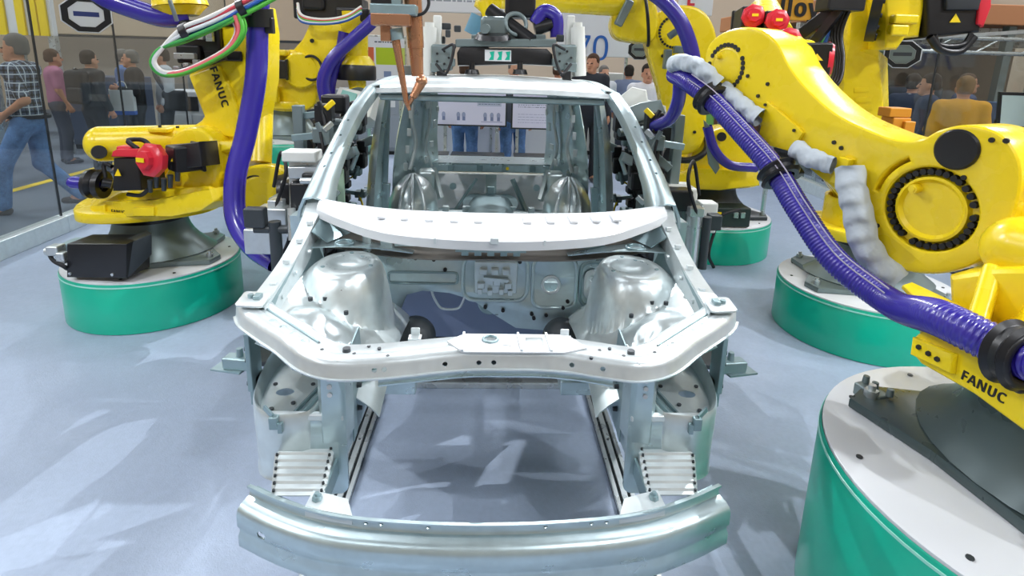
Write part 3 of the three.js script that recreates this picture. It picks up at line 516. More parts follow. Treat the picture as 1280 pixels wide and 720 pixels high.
  // rear shelf, bulkhead, back of the car
  part(car, 'parcel_shelf_beam', [box(-.62, .62, .76, .83, -4.82, -4.90, .01), box(-.60, .60, .83, .838, -4.82, -5.2)], M.steel);
  part(car, 'shelf_bracket', [-.35, -.1, .12, .36].map(x => cbox([x, .80, -4.81], .05, .05, .02, .004)), M.steelDull);
  part(car, 'shelf_sticker', cbox([.14, .80, -4.798], .025, .025, .002), M.warn);
  const rb = frame(V(0, 0, -4.62), V(0, .3, 1));
  part(car, 'rear_bulkhead', extrude(shapeOf([[-.52, .46], [.55, .46], [.55, .77], [-.52, .77]], [circle(-.33, .66, .03, 16), circle(.40, .66, .03, 16), circle(-.13, .52, .11, 24, .08), circle(.13, .52, .11, 24, .08)]), .008, .001, rb.m), M.white);
  part(car, 'bulkhead_brace', [bar([0, .46, -4.58], [0, .77, -4.66], .09, .02), cbox([0, .66, -4.56], .06, .06, .03, .005), bar([-.30, .48, -4.57], [-.12, .74, -4.64], .025, .015), bar([.30, .48, -4.57], [.18, .74, -4.64], .05, .02)], M.steelDull);
  part(car, 'seat_rail', [box(-.5, .5, .48, .52, -4.38, -4.44, .006), ...[-.36, -.2, -.02, .16, .33].map(x => cbox([x, .535, -4.40], .05, .05, .05, .005)), bar([-.2, .56, -4.38], [.2, .56, -4.38], .012, .012)], M.steelShiny);
  part(car, 'rear_floor', box(-.6, .6, .43, .45, -4.5, -5.35), M.steelDull);
  part(car, 'tail_panel', [box(-.62, .62, .45, .60, -5.33, -5.36), box(-.62, -.52, .45, .85, -5.30, -5.36, .01), box(.52, .62, .45, .85, -5.30, -5.36, .01)], M.steel);
}
// fixture beams that carry the shell
{
  const t = thing('support_frame', 'black steel frame standing under the car shell behind the pale floor strip', 'support frame', [0, 0, -2.95]);
  part(t, 'cross_beam', box(-.78, .78, .06, .18, -2.86, -2.98, .01), M.black);
  part(t, 'cross_beam', box(-.78, .78, .06, .18, -4.3, -4.42, .01), M.black);
  for (const s of [-1, 1]) { part(t, 'side_beam', box(s * .48, s * .60, .06, .18, -2.98, -4.3, .01), M.black);
    for (const z of [-2.92, -4.36]) { part(t, 'foot', box(s * .46, s * .62, 0, .06, z - .06, z + .06, .008), M.darkGrey); part(t, 'locating_post', box(s * .69, s * .77, .18, .36, z - .05, z + .05, .006), M.alu); } 
    part(t, 'support_shoe', [box(s * .33, s * .45, .18, .30, -2.86, -2.94, .006), bar([s * .40, .25, -2.86], [s * .40, .36, -2.55], .06, .04)], M.alu); }
}

// ---------------------------------------------------------------- robots
function pedestal(c, R, h, label) {
  const t = thing('robot_pedestal', label, 'pedestal', [c[0], 0, c[1]], 'green round pedestals');
  part(t, 'drum', lathe([[R - .02, 0], [R, .004], [R, h - .016], [R - .004, h - .01]], [c[0], 0, c[1]], V(0, 1, 0), 72), M.green);
  part(t, 'trim_ring', lathe([[R + .001, h - .035], [R + .003, h - .034], [R + .003, h - .026], [R + .001, h - .025]], [c[0], 0, c[1]], V(0, 1, 0), 72), M.greenPale);
  part(t, 'top_plate', lathe([[0, h - .03], [R - .006, h - .012], [R - .006, h - .002], [R - .01, h], [0, h]], [c[0], 0, c[1]], V(0, 1, 0), 72), M.white);
  part(t, 'plate_screw', Array.from({ length: 10 }, (_, k) => rod([c[0] + (R - .07) * Math.cos(k * .628 + .2), h, c[1] + (R - .07) * Math.sin(k * .628 + .2)], [c[0] + (R - .07) * Math.cos(k * .628 + .2), h + .004, c[1] + (R - .07) * Math.sin(k * .628 + .2)], .009, .009, 8)), M.darkGrey);
  return t;
}
// grey base casting with foot plate, standing on y0; heading is the unit direction the arm faces
function robotBase(t, c, y0, head, opt = {}) {
  const H = V(head[0], 0, head[1]).normalize(), S = V(-H.z, 0, H.x), C = V(c[0], y0, c[1]);
  const at = (f, s, y) => C.clone().addScaledVector(H, f).addScaledVector(S, s).add(V(0, y, 0));
  const m = opt.mat || M.castGrey, k = opt.k || 1;
  const fp = shapeOf([[-.42, -.24], [-.36, -.34], [-.12, -.30], [.12, -.30], [.36, -.34], [.42, -.24], [.34, 0], [.42, .24], [.36, .34], [.12, .30], [-.12, .30], [-.36, .34], [-.42, .24], [-.34, 0]].map(p => [p[0] * k, p[1] * k]));
  part(t, 'foot_plate', extrude(fp, .035, .006, new THREE.Matrix4().makeBasis(H, S.clone().negate(), V(0, 1, 0)).setPosition(at(0, 0, .036))), m);
  part(t, 'base_casting', [sheet(Array.from({ length: 7 }, (_, i) => { const u = i / 6, y = .036 + u * .25; return Array.from({ length: 33 }, (_, j) => { const a = -j / 32 * 2 * Math.PI, q = 1 - u; const rx = (.21 + .17 * q ** 2.2) * k, rs = (.21 + .07 * q ** 2) * k * (1 - .06 * Math.cos(a * 2)); const p = at(rx * Math.cos(a), rs * Math.sin(a), y); return p; }); }), .01, .9)], m);
  part(t, 'slew_ring', lathe([[.235 * k, 0], [.24 * k, .01], [.24 * k, .055], [.225 * k, .06]], at(0, 0, .275), V(0, 1, 0), 40), M.black);
  for (const [f, s] of [[.36, .27], [.36, -.27], [-.36, .27], [-.36, -.27]]) part(t, 'anchor_bolt', [rod(at(f * k, s * k, .036), at(f * k, s * k, .06), .022, .022, 6), rod(at(f * k, s * k, .06), at(f * k, s * k, .078), .012, .012, 10)], M.alu);
  return { H, S, C, at };
}
function turntable(t, B, R = .33, y = .335, cone = true) {
  const { at, H, S } = B;
  const fp = shapeOf([[-.34, -.20], [-.20, -.31], [.06, -.33], [.30, -.24], [.40, -.10], [.40, .12], [.30, .25], [.06, .33], [-.20, .31], [-.34, .20]].map(p => [p[0] * R / .33, p[1] * R / .33]), [], 48);
  part(t, 'turntable', [extrude(fp, .07, .012, new THREE.Matrix4().makeBasis(H, S.clone().negate(), V(0, 1, 0)).setPosition(at(0, 0, y + .07))),
    cone && sheet(Array.from({ length: 6 }, (_, i) => { const u = i / 5; return Array.from({ length: 25 }, (_, j) => { const a = -j / 24 * 2 * Math.PI; return at((.30 - .12 * u) * Math.cos(a) + .12 * u, (.27 - .08 * u) * Math.sin(a), y + .07 + .17 * u ** .8); }); }), .02, .9)], M.yellow);
}
// servo motor: black body along dir from a, coloured end cap, warning triangle
function motor(t, a, dir, L, w, cap = true, tri = null) {
  a = A(a); const d = A(dir).clone().normalize(), b = a.clone().addScaledVector(d, L);
  const m = part(t, 'servo_motor', [bar(a, b, w, w, V(0, 1, 0), w * .08), bar(a, a.clone().addScaledVector(d, L * .12), w * 1.12, w * 1.12, V(0, 1, 0), w * .05)], M.black);
  if (cap) part(m, 'encoder_cap', [lathe([[0, .0], [w * .52, 0], [w * .56, w * .08], [w * .56, w * .26], [w * .46, w * .34], [w * .34, w * .36], [w * .30, w * .5], [0, w * .5]], b, d, 8), bar(b.clone().addScaledVector(d, w * .5), b.clone().addScaledVector(d, w * .52), w * .34, w * .12)], M.red, 'red octagonal cap');
  if (cap) part(m, 'cap_sticker', [bar(b.clone().addScaledVector(d, w * .505), b.clone().addScaledVector(d, w * .53), w * .3, w * .13)], M.warn);
  if (tri) { const n = A(tri).clone().normalize(), c = a.clone().addScaledVector(d, L * .55).addScaledVector(n, w * .505), f = frame(c, n); part(m, 'warning_triangle', extrude(shapeOf([[-w * .16, -w * .12], [w * .16, -w * .12], [0, w * .17]]), .002, 0, basis(f.ex, f.ey, f.ez, c.clone().addScaledVector(n, .002))), M.warn); }
  return m;
}
function boltRing(c, n, R, count, r, len, a0 = 0, a1 = Math.PI * 2) {
  const f = frame(c, n); return Array.from({ length: count }, (_, i) => { const a = a0 + (a1 - a0) * i / (a1 - a0 > 6.2 ? count : count - 1); return rod(fromFrame(f, R * Math.cos(a), R * Math.sin(a), 0), fromFrame(f, R * Math.cos(a), R * Math.sin(a), len), r, r * .92, 8); });
}
function hoseClamp(t, c, dir, R, tail) {
  const d = A(dir).clone().normalize(); c = A(c);
  const g = [lathe([[R, -.03], [R + .018, -.03], [R + .03, -.02], [R + .018, -.008], [R + .018, .008], [R + .03, .02], [R + .018, .03], [R, .03]], c, d, 32)];
  if (tail) g.push(bar(c.clone().addScaledVector(A(tail), R + .01), c.clone().addScaledVector(A(tail), R + .075), .05, .05, d, .008));
  return part(t, 'hose_clamp', g, M.black);
}
const stripe = new THREE.MeshPhysicalMaterial({ color: 0xa9a4b8, roughness: .5 });
function hose(t, pts, r, ribbed = false, name = 'purple_hose') {
  const h = part(t, name, ribbed ? ribbedTube(pts, r, .014, .0045) : tube(pts, r, 60, 16), M.purple, 'violet blue conduit');
  return h;
}
const cableMats = [0xe8e8e4, 0xd84a55, 0x55b83e, 0x2f62b8, 0xd9dfe2, 0x3aa24a, 0xe26b70].map((c, i) => new THREE.MeshPhysicalMaterial({ color: c, roughness: .4 }));

std('nearBase', 0x4c5a5c, .36, .35, { roughnessMap: roughTex });
// ---- near robot on the right: big arm in front of the pedestal with the white top
{
  pedestal([1.635, -1.275], .628, .61, 'widest green round pedestal with white top under the robot with the ribbed purple hose');
  const t = thing('industrial_robot', 'large yellow robot whose arm carries a long ribbed purple hose', 'robot', [1.635, .61, -1.275], 'yellow industrial robots');
  const B = robotBase(t, [1.635, -1.275], .61, [-.12, -.99], { mat: M.nearBase, k: 1.12 });
  const n = V(-.91, 0, .42).normalize(), J2 = onZ(1160, 262, -1.85), f = frame(J2, n), J3 = onPlane(905, 85, J2, n);
  turntable(t, B, .34, .28, false);
  part(t, 'shoulder_casting', [bar([1.68, 1.06, -1.12], [1.97, 1.16, -1.9], .34, .36, V(0, 1, 0), .06), lathe([[.24, 0], [.24, .05], [.2, .1], [.18, .2]], [1.64, .95, -1.28], V(0, 1, 0), 36)], M.yellow);
  motor(t, [1.72, 1.22, -1.2], V(.15, 1, .1), .2, .16, true, V(-1, 0, 0));
  // side plate of the turntable with lettering
  const sp = frame(V(1.265, .92, -1.4), V(-1, .12, .12));
  part(t, 'turntable_skirt', slab(sp, [[1142, 420], [1160, 405], [1215, 420], [1280, 452], [1330, 480], [1330, 575], [1280, 540], [1215, 492], [1150, 455], [1137, 440]], .16, .012), M.yellow);
  part(t, 'skirt_lug', slab(frame(fromFrame(sp, 0, 0, .02), sp.ez), [[1140, 421], [1190, 442], [1187, 467], [1137, 443]], .03, .005), M.yellow);
  part(t, 'lug_bolt', [[1149, 434], [1161, 442], [1172, 449]].map(([u, v]) => { const p = onPlane(u, v, fromFrame(sp, 0, 0, .021), sp.ez); return rod(p, p.clone().addScaledVector(sp.ez, .006), .008, .007, 6); }), M.ink);  // raised dark dots standing in for the dark lug holes
  { const p = inFrame(sp, 1201, 470), q = inFrame(sp, 1250, 499); part(t, 'lettering', letters('FANUC', sp, p[0], p[1] - .006, .026, Math.atan2(q[1] - p[1], q[0] - p[0])), M.ink); }
  part(t, 'turntable_tower', [slab(frame(V(1.50, 1.0, -1.42), V(-.9, 0, .45)), [[1183, 345], [1188, 440], [1290, 480], [1340, 470], [1330, 345], [1285, 335], [1240, 336]], .2, .03), bar([1.36, .95, -1.40], [1.52, 1.12, -1.55], .05, .12, V(0, 1, 0), .02)], M.yellow);
  part(t, 'turntable_tab', [slab(frame(V(1.36, 1.04, -1.62), V(-.3, 1, .4)), [[1128, 356], [1140, 352], [1200, 380], [1206, 388], [1196, 396], [1160, 388]], .02, .004)], M.yellow);
  // lower arm traced on its own plane: joint housings and waist
  const outline = [[880, 82], [884, 58], [900, 42], [925, 34], [950, 37], [970, 52], [986, 82], [1010, 112], [1045, 142], [1085, 162], [1120, 174], [1150, 174], [1172, 163], [1205, 156], [1240, 162], [1262, 178], [1276, 210], [1270, 262], [1250, 305], [1215, 332], [1170, 343], [1125, 337], [1092, 312], [1076, 280], [1052, 247], [1015, 215], [975, 180], [935, 145], [905, 118], [888, 102]];
  const c2 = inFrame(f, 1160, 262), c3 = inFrame(f, 907, 84), cover = inFrame(f, 1196, 187);
  const arm = part(t, 'lower_arm', slab(f, outline, .23, .015, 140, [circle(c2[0], c2[1], .147, 40), circle(c3[0], c3[1], .112, 32), [...Array(9)].map((_, i) => [.193, 2.1 + i * .11]).concat([...Array(9)].map((_, i) => [.180, 2.98 - i * .11])).map(([r, a]) => [c2[0] + r * Math.cos(a), c2[1] + r * Math.sin(a)])]), M.yellow);
  const disc = (c, R, dep, nb, gaps) => {
    const o = fromFrame(f, c[0], c[1], -dep);
    part(arm, 'joint_disc', [lathe([[R * 1.15, -.02], [R * 1.15, 0], [R * .98, 0], [R * .96, .012], [R * .80, .012], [R * .76, .03], [R * .70, .032], [R * .62, .018], [0, .018]], o, f.ez, 48)], M.yellow);
    for (const [a0, a1, k] of gaps) for (const g of boltRing(o.clone().addScaledVector(f.ez, .012), f.ez, R * .88, k, R * (R > .14 ? .08 : .105), .022, a0, a1)) part(arm, 'ring_bolt', [g], M.ink);
    part(arm, 'lifting_eye', [rod(fromFrame(f, c[0] - R * .38, c[1] + R * .42, -dep + .015), fromFrame(f, c[0] - R * .38, c[1] + R * .42, -dep + .05), R * .12, R * .10, 14), rod(fromFrame(f, c[0] - R * .38, c[1] + R * .42, -dep + .05), fromFrame(f, c[0] - R * .38, c[1] + R * .42, -dep + .053), R * .06, R * .06, 10)], M.yellow);
  };
  disc(c2, .15, .04, 30, [[.35, 1.0, 4], [1.15, 2.45, 8], [2.65, 4.1, 9], [4.45, 6.3, 11]]);
  disc(c3, .118, .03, 20, [[.9, 2.6, 9], [3.0, 3.3, 2], [5.4, 6.7, 7]]);
  part(arm, 'pivot_cover', [lathe([[0, .008], [.062, .006], [.068, 0], [.068, -.02]], fromFrame(f, cover[0], cover[1], .004), f.ez, 36)], M.black, 'round black cover plate');
  part(arm, 'flush_bolt', [[1097, 282], [1205, 222], [1240, 175], [1258, 176], [1085, 302], [1120, 335], [1052, 185], [1043, 178], [935, 95], [960, 105], [948, 120]].map(([u, v]) => { const p = inFrame(f, u, v); return rod(fromFrame(f, p[0], p[1], -.002), fromFrame(f, p[0], p[1], .007), .009, .008, 10); }), M.ink);
  const pf = frame(fromFrame(f, 0, 0, .02), n);
  part(arm, 'cover_plate', slab(pf, [[958, 126], [998, 160], [1003, 166], [990, 190], [946, 178]], .02, .004), M.yellow);
  part(arm, 'cover_bolt', [[957, 131], [993, 163]].map(([u, v]) => { const p = onPlane(u, v, fromFrame(pf, 0, 0, .001), n); return rod(p, p.clone().addScaledVector(n, .006), .007, .007, 8); }), M.ink);
  part(arm, 'cable_bracket', slab(frame(fromFrame(f, 0, 0, .035), n), [[1049, 196], [1062, 200], [1050, 232], [1036, 228]], .035, .004), M.yellow);
  // balancer rod and casing
  part(t, 'balancer_rod', [rod(onPlane(1254, 205, J2.clone().addScaledVector(n, -.05), n), onPlane(1330, 240, J2.clone().addScaledVector(n, -.05), n), .022, .022, 20)], M.chrome, 'polished steel piston rod');
  part(t, 'balancer_casing', [rod(onPlane(1276, 312, J2.clone().addScaledVector(n, .06), n), onPlane(1400, 345, J2.clone().addScaledVector(n, .06), n), .10, .10, 28), ball(onPlane(1276, 312, J2.clone().addScaledVector(n, .06), n), .10)], M.yellow);
  // elbow housing and motors behind the arm
  const back = (u, v, d) => onPlane(u, v, J2.clone().addScaledVector(n, -d), n);
  const el = back(975, 72, .36);
  part(t, 'elbow_housing', [lathe([[0, 0], [.17, 0], [.18, .02], [.18, .10], [.16, .12], [.13, .13], [.13, .30], [0, .30]], fromFrame(f, c3[0], c3[1], -.34), n, 40), bar(back(930, 70, .30), back(1005, 80, .30), .16, .22, V(0, 1, 0), .03)], M.yellow);
  part(t, 'elbow_seal', torus(fromFrame(f, c3[0], c3[1], -.225), n, .165, .012, 40), M.ink);
  { const a = onZ(988, 74, -2.66), b = onZ(1034, 74, -2.62);
    motor(t, a, b.clone().sub(a), a.distanceTo(b), .145, false, V(-.1, .15, 1));
    part(t, 'motor_flange', [bar(onZ(974, 74, -2.67), a, .19, .19, V(0, 1, 0), .02)], M.yellow);
    part(t, 'motor_end_cap', [rod(b, onZ(1041, 74, -2.61), .085, .07, 8)], M.red); }
  for (const [u, v, z] of [[942, 18, -2.78], [972, 24, -2.72], [987, 48, -2.62]]) { const p = onZ(u, v, z); motor(t, p.clone().add(V(.05, -.02, -.24)), V(-.18, .07, 1), .2, .1, true); }
  part(t, 'forearm', [rod(back(960, 55, .50), back(955, 15, 1.1), .14, .10, 28)], M.yellow);
  part(t, 'forearm_bracket', [bar(back(1000, 45, .5), back(1060, 0, .55), .05, .06, V(0, 1, 0), .006), bar(back(1012, 60, .46), back(1050, 12, .48), .03, .04), cbox(back(1050, 5, .5), .18, .07, .12, .01)], M.black);
  part(t, 'motor_cable', [0, 1, 2, 3].map(i => tube([back(1000 + i * 7, 100, .42), back(1010 + i * 5, 112 + i * 3, .4), back(1035 + i * 4, 105, .44), back(1045 + i * 3, 75, .5), back(1040 + i * 4, 40, .52), back(1052 + i * 5, 0, .52)], .009, 30, 6)), M.black);
  for (let i = 0; i < 4; i++) part(t, 'signal_cable', tube([back(1012 + i * 5, 62, .5), back(1024 + i * 5, 35, .52), back(1042 + i * 5, -10, .54)], .008, 20, 6), cableMats[[1, 0, 2, 3][i]]);
  // ribbed hose: distances follow the arm side it is clamped to
  const hp = (u, v, d) => onPlane(u, v, J2.clone().addScaledVector(n, d), n);
  const sk = (u, v, d) => onPlane(u, v, fromFrame(sp, 0, 0, d), sp.ez);
  hose(t, [hp(843, 92, .06), hp(862, 103, .10), hp(890, 125, .10), hp(930, 168, .10), hp(968, 212, .10), hp(1000, 264, .13), hp(1045, 327, .16), hp(1110, 376, .18), sk(1185, 402, .10), sk(1262, 440, .075), sk(1330, 470, .075), V(1.30, .99, -1.0), V(1.42, .97, -.88), V(1.56, .96, -.93), V(1.62, .955, -1.05)], .050, true);
  part(t, 'hose_stripe', [-4, 5].map(k => tube([[862, 96], [890, 117], [935, 163], [972, 205], [1004, 256], [1048, 317], [1108, 364]].map(([u, v], i) => hp(u + k * .6, v - k * .6, [.152, .154, .154, .154, .184, .214, .232][i])), .0028, 40, 6)), stripe);
  const dir = (a, b) => b.clone().sub(a);
  hoseClamp(t, hp(888, 123, .10), dir(hp(880, 115, .1), hp(900, 135, .1)), .054, n.clone().negate());
  hoseClamp(t, hp(973, 217, .10), dir(hp(965, 206, .1), hp(985, 238, .11)), .054, n.clone().negate());
  const endDir = dir(sk(1250, 435, .075), sk(1290, 452, .075));
  hoseClamp(t, sk(1270, 444, .075), endDir, .051, V(1, 0, 0));
  part(t, 'hose_saddle', [torus(sk(1262, 440, .075), endDir, .06, .011, 28), torus(sk(1284, 451, .075), endDir, .06, .011, 28), cbox(sk(1272, 468, .05), .05, .07, .07, .012)], M.black);
  part(t, 'smaller_hose', [tube([hp(850, 98, .05), hp(848, 125, .0), hp(838, 148, -.05), hp(818, 158, -.1)], .036, 30, 14)], M.purple, 'violet branch hose');
  // grey fabric sleeves wrapped round the cables
  const wrap = (pts, r0, name) => { const g = tube(pts, r0, 48, 14), p = g.attributes.position; for (let i = 0; i < p.count; i++) { const X = p.getX(i), Y = p.getY(i), Z = p.getZ(i), q = .004 * Math.sin(X * 60 + Y * 45) + .004 * Math.sin(Y * 80 - Z * 50 + 1) + .002 * Math.sin(Z * 150 + X * 110); p.setXYZ(i, p.getX(i) + q, p.getY(i) + q * .6, p.getZ(i) - q); } g.computeVertexNormals(); return part(t, 'cable_sleeve', g, M.cloth, 'loose grey fabric sleeve'); };
  wrap([hp(842, 80, .10), hp(856, 78, .12), hp(872, 84, .12), hp(888, 98, .10), hp(895, 106, .08)], .042);
  wrap([hp(905, 112, .03), hp(920, 126, .05), hp(937, 140, .05), hp(950, 148, .04)], .04);
  wrap([hp(996, 186, .03), hp(1012, 196, .05), hp(1030, 203, .05), hp(1042, 206, .04)], .038);
  wrap([hp(1062, 210, .05), hp(1066, 240, .07), hp(1074, 275, .07), hp(1082, 305, .06), hp(1098, 330, .03), hp(1122, 350, .0)], .052);
  part(t, 'base_lug', [bar(onY(1073, 483, .63), onY(1105, 503, .63), .05, .045, V(0, 1, 0), .006), ...[[1082, 478], [1093, 486], [1112, 495]].map(([u, v]) => { const p = onY(u, v, .655); return rod(p, p.clone().add(V(0, .025, 0)), .012, .010, 6); })], M.castGrey);
}

// ---- robot on the left: seen from behind, arm upright, coloured cable loop
{
  const C = [-2.297, -3.77]; pedestal(C, .529, .338, 'green round pedestal with white top under the black control box');
  const t = thing('industrial_robot', 'yellow robot with red motor caps and a loop of coloured cables', 'robot', [C[0], .338, C[1]], 'yellow industrial robots');
  const B = robotBase(t, C, .338, [.93, -.36], { k: 1.0 });
  turntable(t, B, .35, .325);
  // skirt with raised lugs and lettering
  const sf = frame(V(-2.25, .72, -3.42), V(-.25, .1, 1));
  part(t, 'turntable_skirt', slab(sf, [[111, 258], [128, 252], [190, 250], [262, 236], [268, 252], [250, 264], [215, 271], [150, 271], [128, 268], [113, 266]], .2, .01), M.yellow);
  part(t, 'skirt_lug', [[[113, 257], [131, 256], [131, 268], [114, 265]], [[166, 260], [192, 259], [192, 270], [166, 270]]].map(p => slab(frame(fromFrame(sf, 0, 0, .015), sf.ez), p, .02, .003)), M.yellow);
  { const p = inFrame(sf, 139, 266); part(t, 'lettering', letters('FANUC', sf, p[0], p[1], .022), M.ink); }
  part(t, 'shoulder_casting', slab(frame(V(-2.0, 1.0, -3.52), V(-.25, 0, 1)), [[205, 262], [198, 232], [212, 205], [212, 172], [232, 160], [258, 166], [272, 195], [272, 225], [262, 258]], .3, .03, 40), M.yellow);
  part(t, 'shoulder_floor', slab(frame(V(-2.2, .8, -3.46), V(-.25, .5, 1)), [[132, 250], [150, 240], [205, 236], [262, 232], [262, 246], [200, 256]], .12, .01), M.yellow);
  part(t, 'ring_bolt', boltRing(onZ(243, 203, -3.505), V(-.25, 0, 1), .155, 12, .008, .012, -1.2, 1.3), M.yellow);
  // balancer cylinder lying across
  part(t, 'balancer_casing', [rod(onZ(126, 180, -3.55), onZ(262, 176, -3.75), .108, .108, 32), ball(onZ(126, 180, -3.55), .108, .75, 1, 1, 24), cbox(onZ(202, 162, -3.60), .12, .03, .1, .01)], M.yellow);
  part(t, 'balancer_plug', [rod(onZ(124, 190, -3.46), onZ(124, 190, -3.42), .042, .038, 18)], M.ink);
  part(t, 'balancer_bolt', [[200, 159], [222, 160], [160, 162]].map(([u, v]) => { const p = onZ(u, v, -3.58); return rod(p, p.clone().add(V(0, .012, 0)), .01, .01, 8); }), M.ink);
  // two motors
  { const a = onZ(160, 232, -3.36); const m = part(t, 'servo_motor', [slab(frame(onZ(158, 218, -3.28), V(-.2, .12, 1)), [[141, 197], [172, 197], [176, 238], [140, 239]], .2, .012)], M.black);
    part(m, 'encoder_cap', [slab(frame(onZ(158, 192, -3.27), V(-.2, .12, 1)), [[138, 196], [140, 189], [146, 186], [172, 186], [181, 190], [181, 197]], .2, .01), cbox(onZ(160, 185, -3.36), .09, .03, .08, .01)], M.red, 'red motor cap');
    const wf = frame(onZ(146, 217, -3.272), V(-.2, .12, 1)); part(m, 'warning_triangle', slab(wf, [[143, 220], [151, 220], [147, 211]], .003, 0), M.warn); }
  { const a = onZ(250, 195, -3.40), b = onZ(212, 199, -3.28); motor(t, a, b.clone().sub(a), .16, .15, false, V(-.2, .1, 1));
    part(t, 'motor_body', slab(frame(onZ(230, 195, -3.28), V(-.15, .1, 1)), [[212, 182], [248, 177], [252, 208], [212, 213]], .18, .01), M.black);
    const rc = onZ(196, 200, -3.2); part(t, 'encoder_cap', [lathe([[0, 0], [.088, 0], [.098, .015], [.098, .045], [.08, .06], [.055, .064], [.05, .09], [.03, .095], [0, .095]], rc, V(-.35, .15, 1), 8)], M.red, 'large red octagonal cap');
    part(t, 'cap_sticker', [cbox(rc.clone().add(V(-.034, .015, .097)), .055, .024, .004, 0, -.34)], M.warn); }
  for (const [u, v] of [[196, 226], [188, 232], [205, 230], [222, 218], [213, 226]]) part(t, 'cable_gland', [rod(onZ(u, v - 7, -3.26), onZ(u, v + 8, -3.27), .016, .013, 10)], M.darkGrey);
  part(t, 'motor_cable', [tube([onZ(172, 186, -3.33), onZ(160, 176, -3.34), onZ(178, 175, -3.4), onZ(190, 184, -3.38)], .014, 24, 8), tube([onZ(140, 208, -3.4), onZ(130, 205, -3.42), onZ(132, 225, -3.4), onZ(128, 235, -3.38)], .012, 24, 8), tube([onZ(186, 236, -3.26), onZ(176, 244, -3.3), onZ(160, 243, -3.33)], .012, 20, 8)], M.ink);
  // hose stub with clamp
  { const a = onZ(92, 228, -3.42), b = onZ(120, 230, -3.42); part(t, 'hose_stub', [rod(a, b, .038, .04, 20), ball(a, .038)], M.purple, 'violet hose end');
    part(t, 'stub_clamp', [lathe([[.045, -.05], [.085, -.045], [.09, -.02], [.07, 0], [.09, .02], [.085, .05], [.045, .05]], b, b.clone().sub(a), 28), rod(onZ(128, 228, -3.38), onZ(140, 230, -3.40), .03)], M.black); }
  // arm: traced slab, lettering, elbow
  const lf = frame(V(-1.75, 1.4, -3.62), V(-.35, .0, .94));
  const arm = part(t, 'lower_arm', slab(lf, [[234, 94], [244, 55], [262, 22], [290, 2], [308, 6], [314, 40], [314, 100], [306, 150], [300, 182], [280, 188], [258, 176], [236, 160], [250, 150], [256, 140], [246, 120]], .26, .03), M.yellow);
  part(arm, 'arm_web', slab(frame(fromFrame(lf, 0, 0, .03), lf.ez), [[236, 95], [272, 82], [286, 110], [298, 146], [296, 172], [264, 168], [257, 150]], .04, .008), M.yellow);
  { const wf = frame(fromFrame(lf, 0, 0, .031), lf.ez), p = inFrame(wf, 262, 84), q = inFrame(wf, 276, 128); part(arm, 'lettering', letters('FANUC', wf, p[0], p[1], .055, Math.atan2(q[1] - p[1], q[0] - p[0])), M.ink); }
  part(t, 'shoulder_joint', [lathe([[.10, 0], [.13, 0], [.13, .12], [.10, .12]], onZ(285, 200, -3.72), V(.3, 0, 1), 32), cbox(onZ(288, 198, -3.62), .13, .14, .16, .03)], M.black);
  part(t, 'shoulder_skirt', [slab(frame(V(-1.7, 1.2, -3.5), V(-.1, .4, 1)), [[256, 176], [300, 176], [303, 184], [270, 190]], .12, .01)], M.yellow);
  // elbow, forearm coming down to the wrist beside the car
  const ez = -3.66;
  part(t, 'elbow_block', [cbox(onZ(262, 48, ez), .24, .20, .26, .02), cbox(onZ(283, 70, ez + .1), .22, .06, .1, .01), cbox(onZ(240, 68, ez + .12), .14, .11, .1, .015), cbox(onZ(300, 24, ez + .05), .16, .1, .16, .015)], M.black);
  part(t, 'elbow_connector', [cbox(onZ(262, 42, ez + .16), .04, .09, .03, .004), cbox(onZ(245, 46, ez + .17), .09, .03, .03, .004), cbox(onZ(232, 70, ez + .19), .12, .035, .04, .006), ...[[222, 88], [234, 84], [246, 80]].map(([u, v]) => cbox(onZ(u, v, ez + .2), .035, .05, .035, .006))], M.alu);
  part(t, 'elbow_bracket', [bar(onZ(215, 92, ez + .22), onZ(282, 72, ez + .22), .05, .03, V(0, 1, 0), .005), cbox(onZ(318, 22, ez + .06), .17, .09, .1, .02)], M.black);
  part(t, 'wrist_cone', [lathe([[.17, 0], [.16, .05], [.10, .16], [.085, .3], [0, .3]].map(([r, h]) => [r * .9, h]), onZ(226, 8, ez + .05), V(-.1, 1, 0), 32), lathe([[0, 0], [.1, 0], [.13, .03], [.155, .05]], onZ(226, 20, ez + .05), V(-.1, 1, 0), 32)], M.yellow);
  part(t, 'cone_strap', [tube([onZ(212, 0, ez + .23), onZ(217, 14, ez + .22), onZ(221, 26, ez + .2)], .012, 16, 8)], M.castGrey);
  part(t, 'forearm', [rod(onZ(322, 60, -3.95), onZ(322, 205, -3.62), .11, .085, 28)], M.yellow);
  part(t, 'wrist', [slab(frame(onZ(330, 240, -3.45), V(.1, .1, 1)), [[278, 262], [284, 240], [300, 214], [318, 207], [352, 212], [357, 240], [350, 264], [332, 268], [322, 276], [300, 276], [285, 270]], .18, .03, 40), lathe([[0, .01], [.10, .008], [.11, 0], [.11, -.05]], onZ(322, 243, -3.44), V(.25, .1, 1), 32)], M.yellow);
  part(t, 'wrist_seal', torus(onZ(322, 243, -3.45), V(.25, .1, 1), .115, .008, 36), M.ink);
  part(t, 'tool_flange', [lathe([[0, 0], [.12, 0], [.12, .08], [.09, .1], [0, .1]], onZ(352, 240, -3.5), V(1, .05, -.1), 28)], M.black);
  part(t, 'tool_cable', [tube([onZ(352, 262, -3.42), onZ(345, 285, -3.4), onZ(338, 300, -3.4), onZ(352, 310, -3.36), onZ(365, 290, -3.36)], .02, 30, 8)], M.black);
  hose(t, [onZ(325, -30, -3.5), onZ(322, 30, -3.46), onZ(320, 95, -3.42), onZ(308, 165, -3.36), onZ(294, 225, -3.28), onZ(296, 275, -3.2), onZ(316, 308, -3.12), onZ(345, 328, -3.06)], .06);
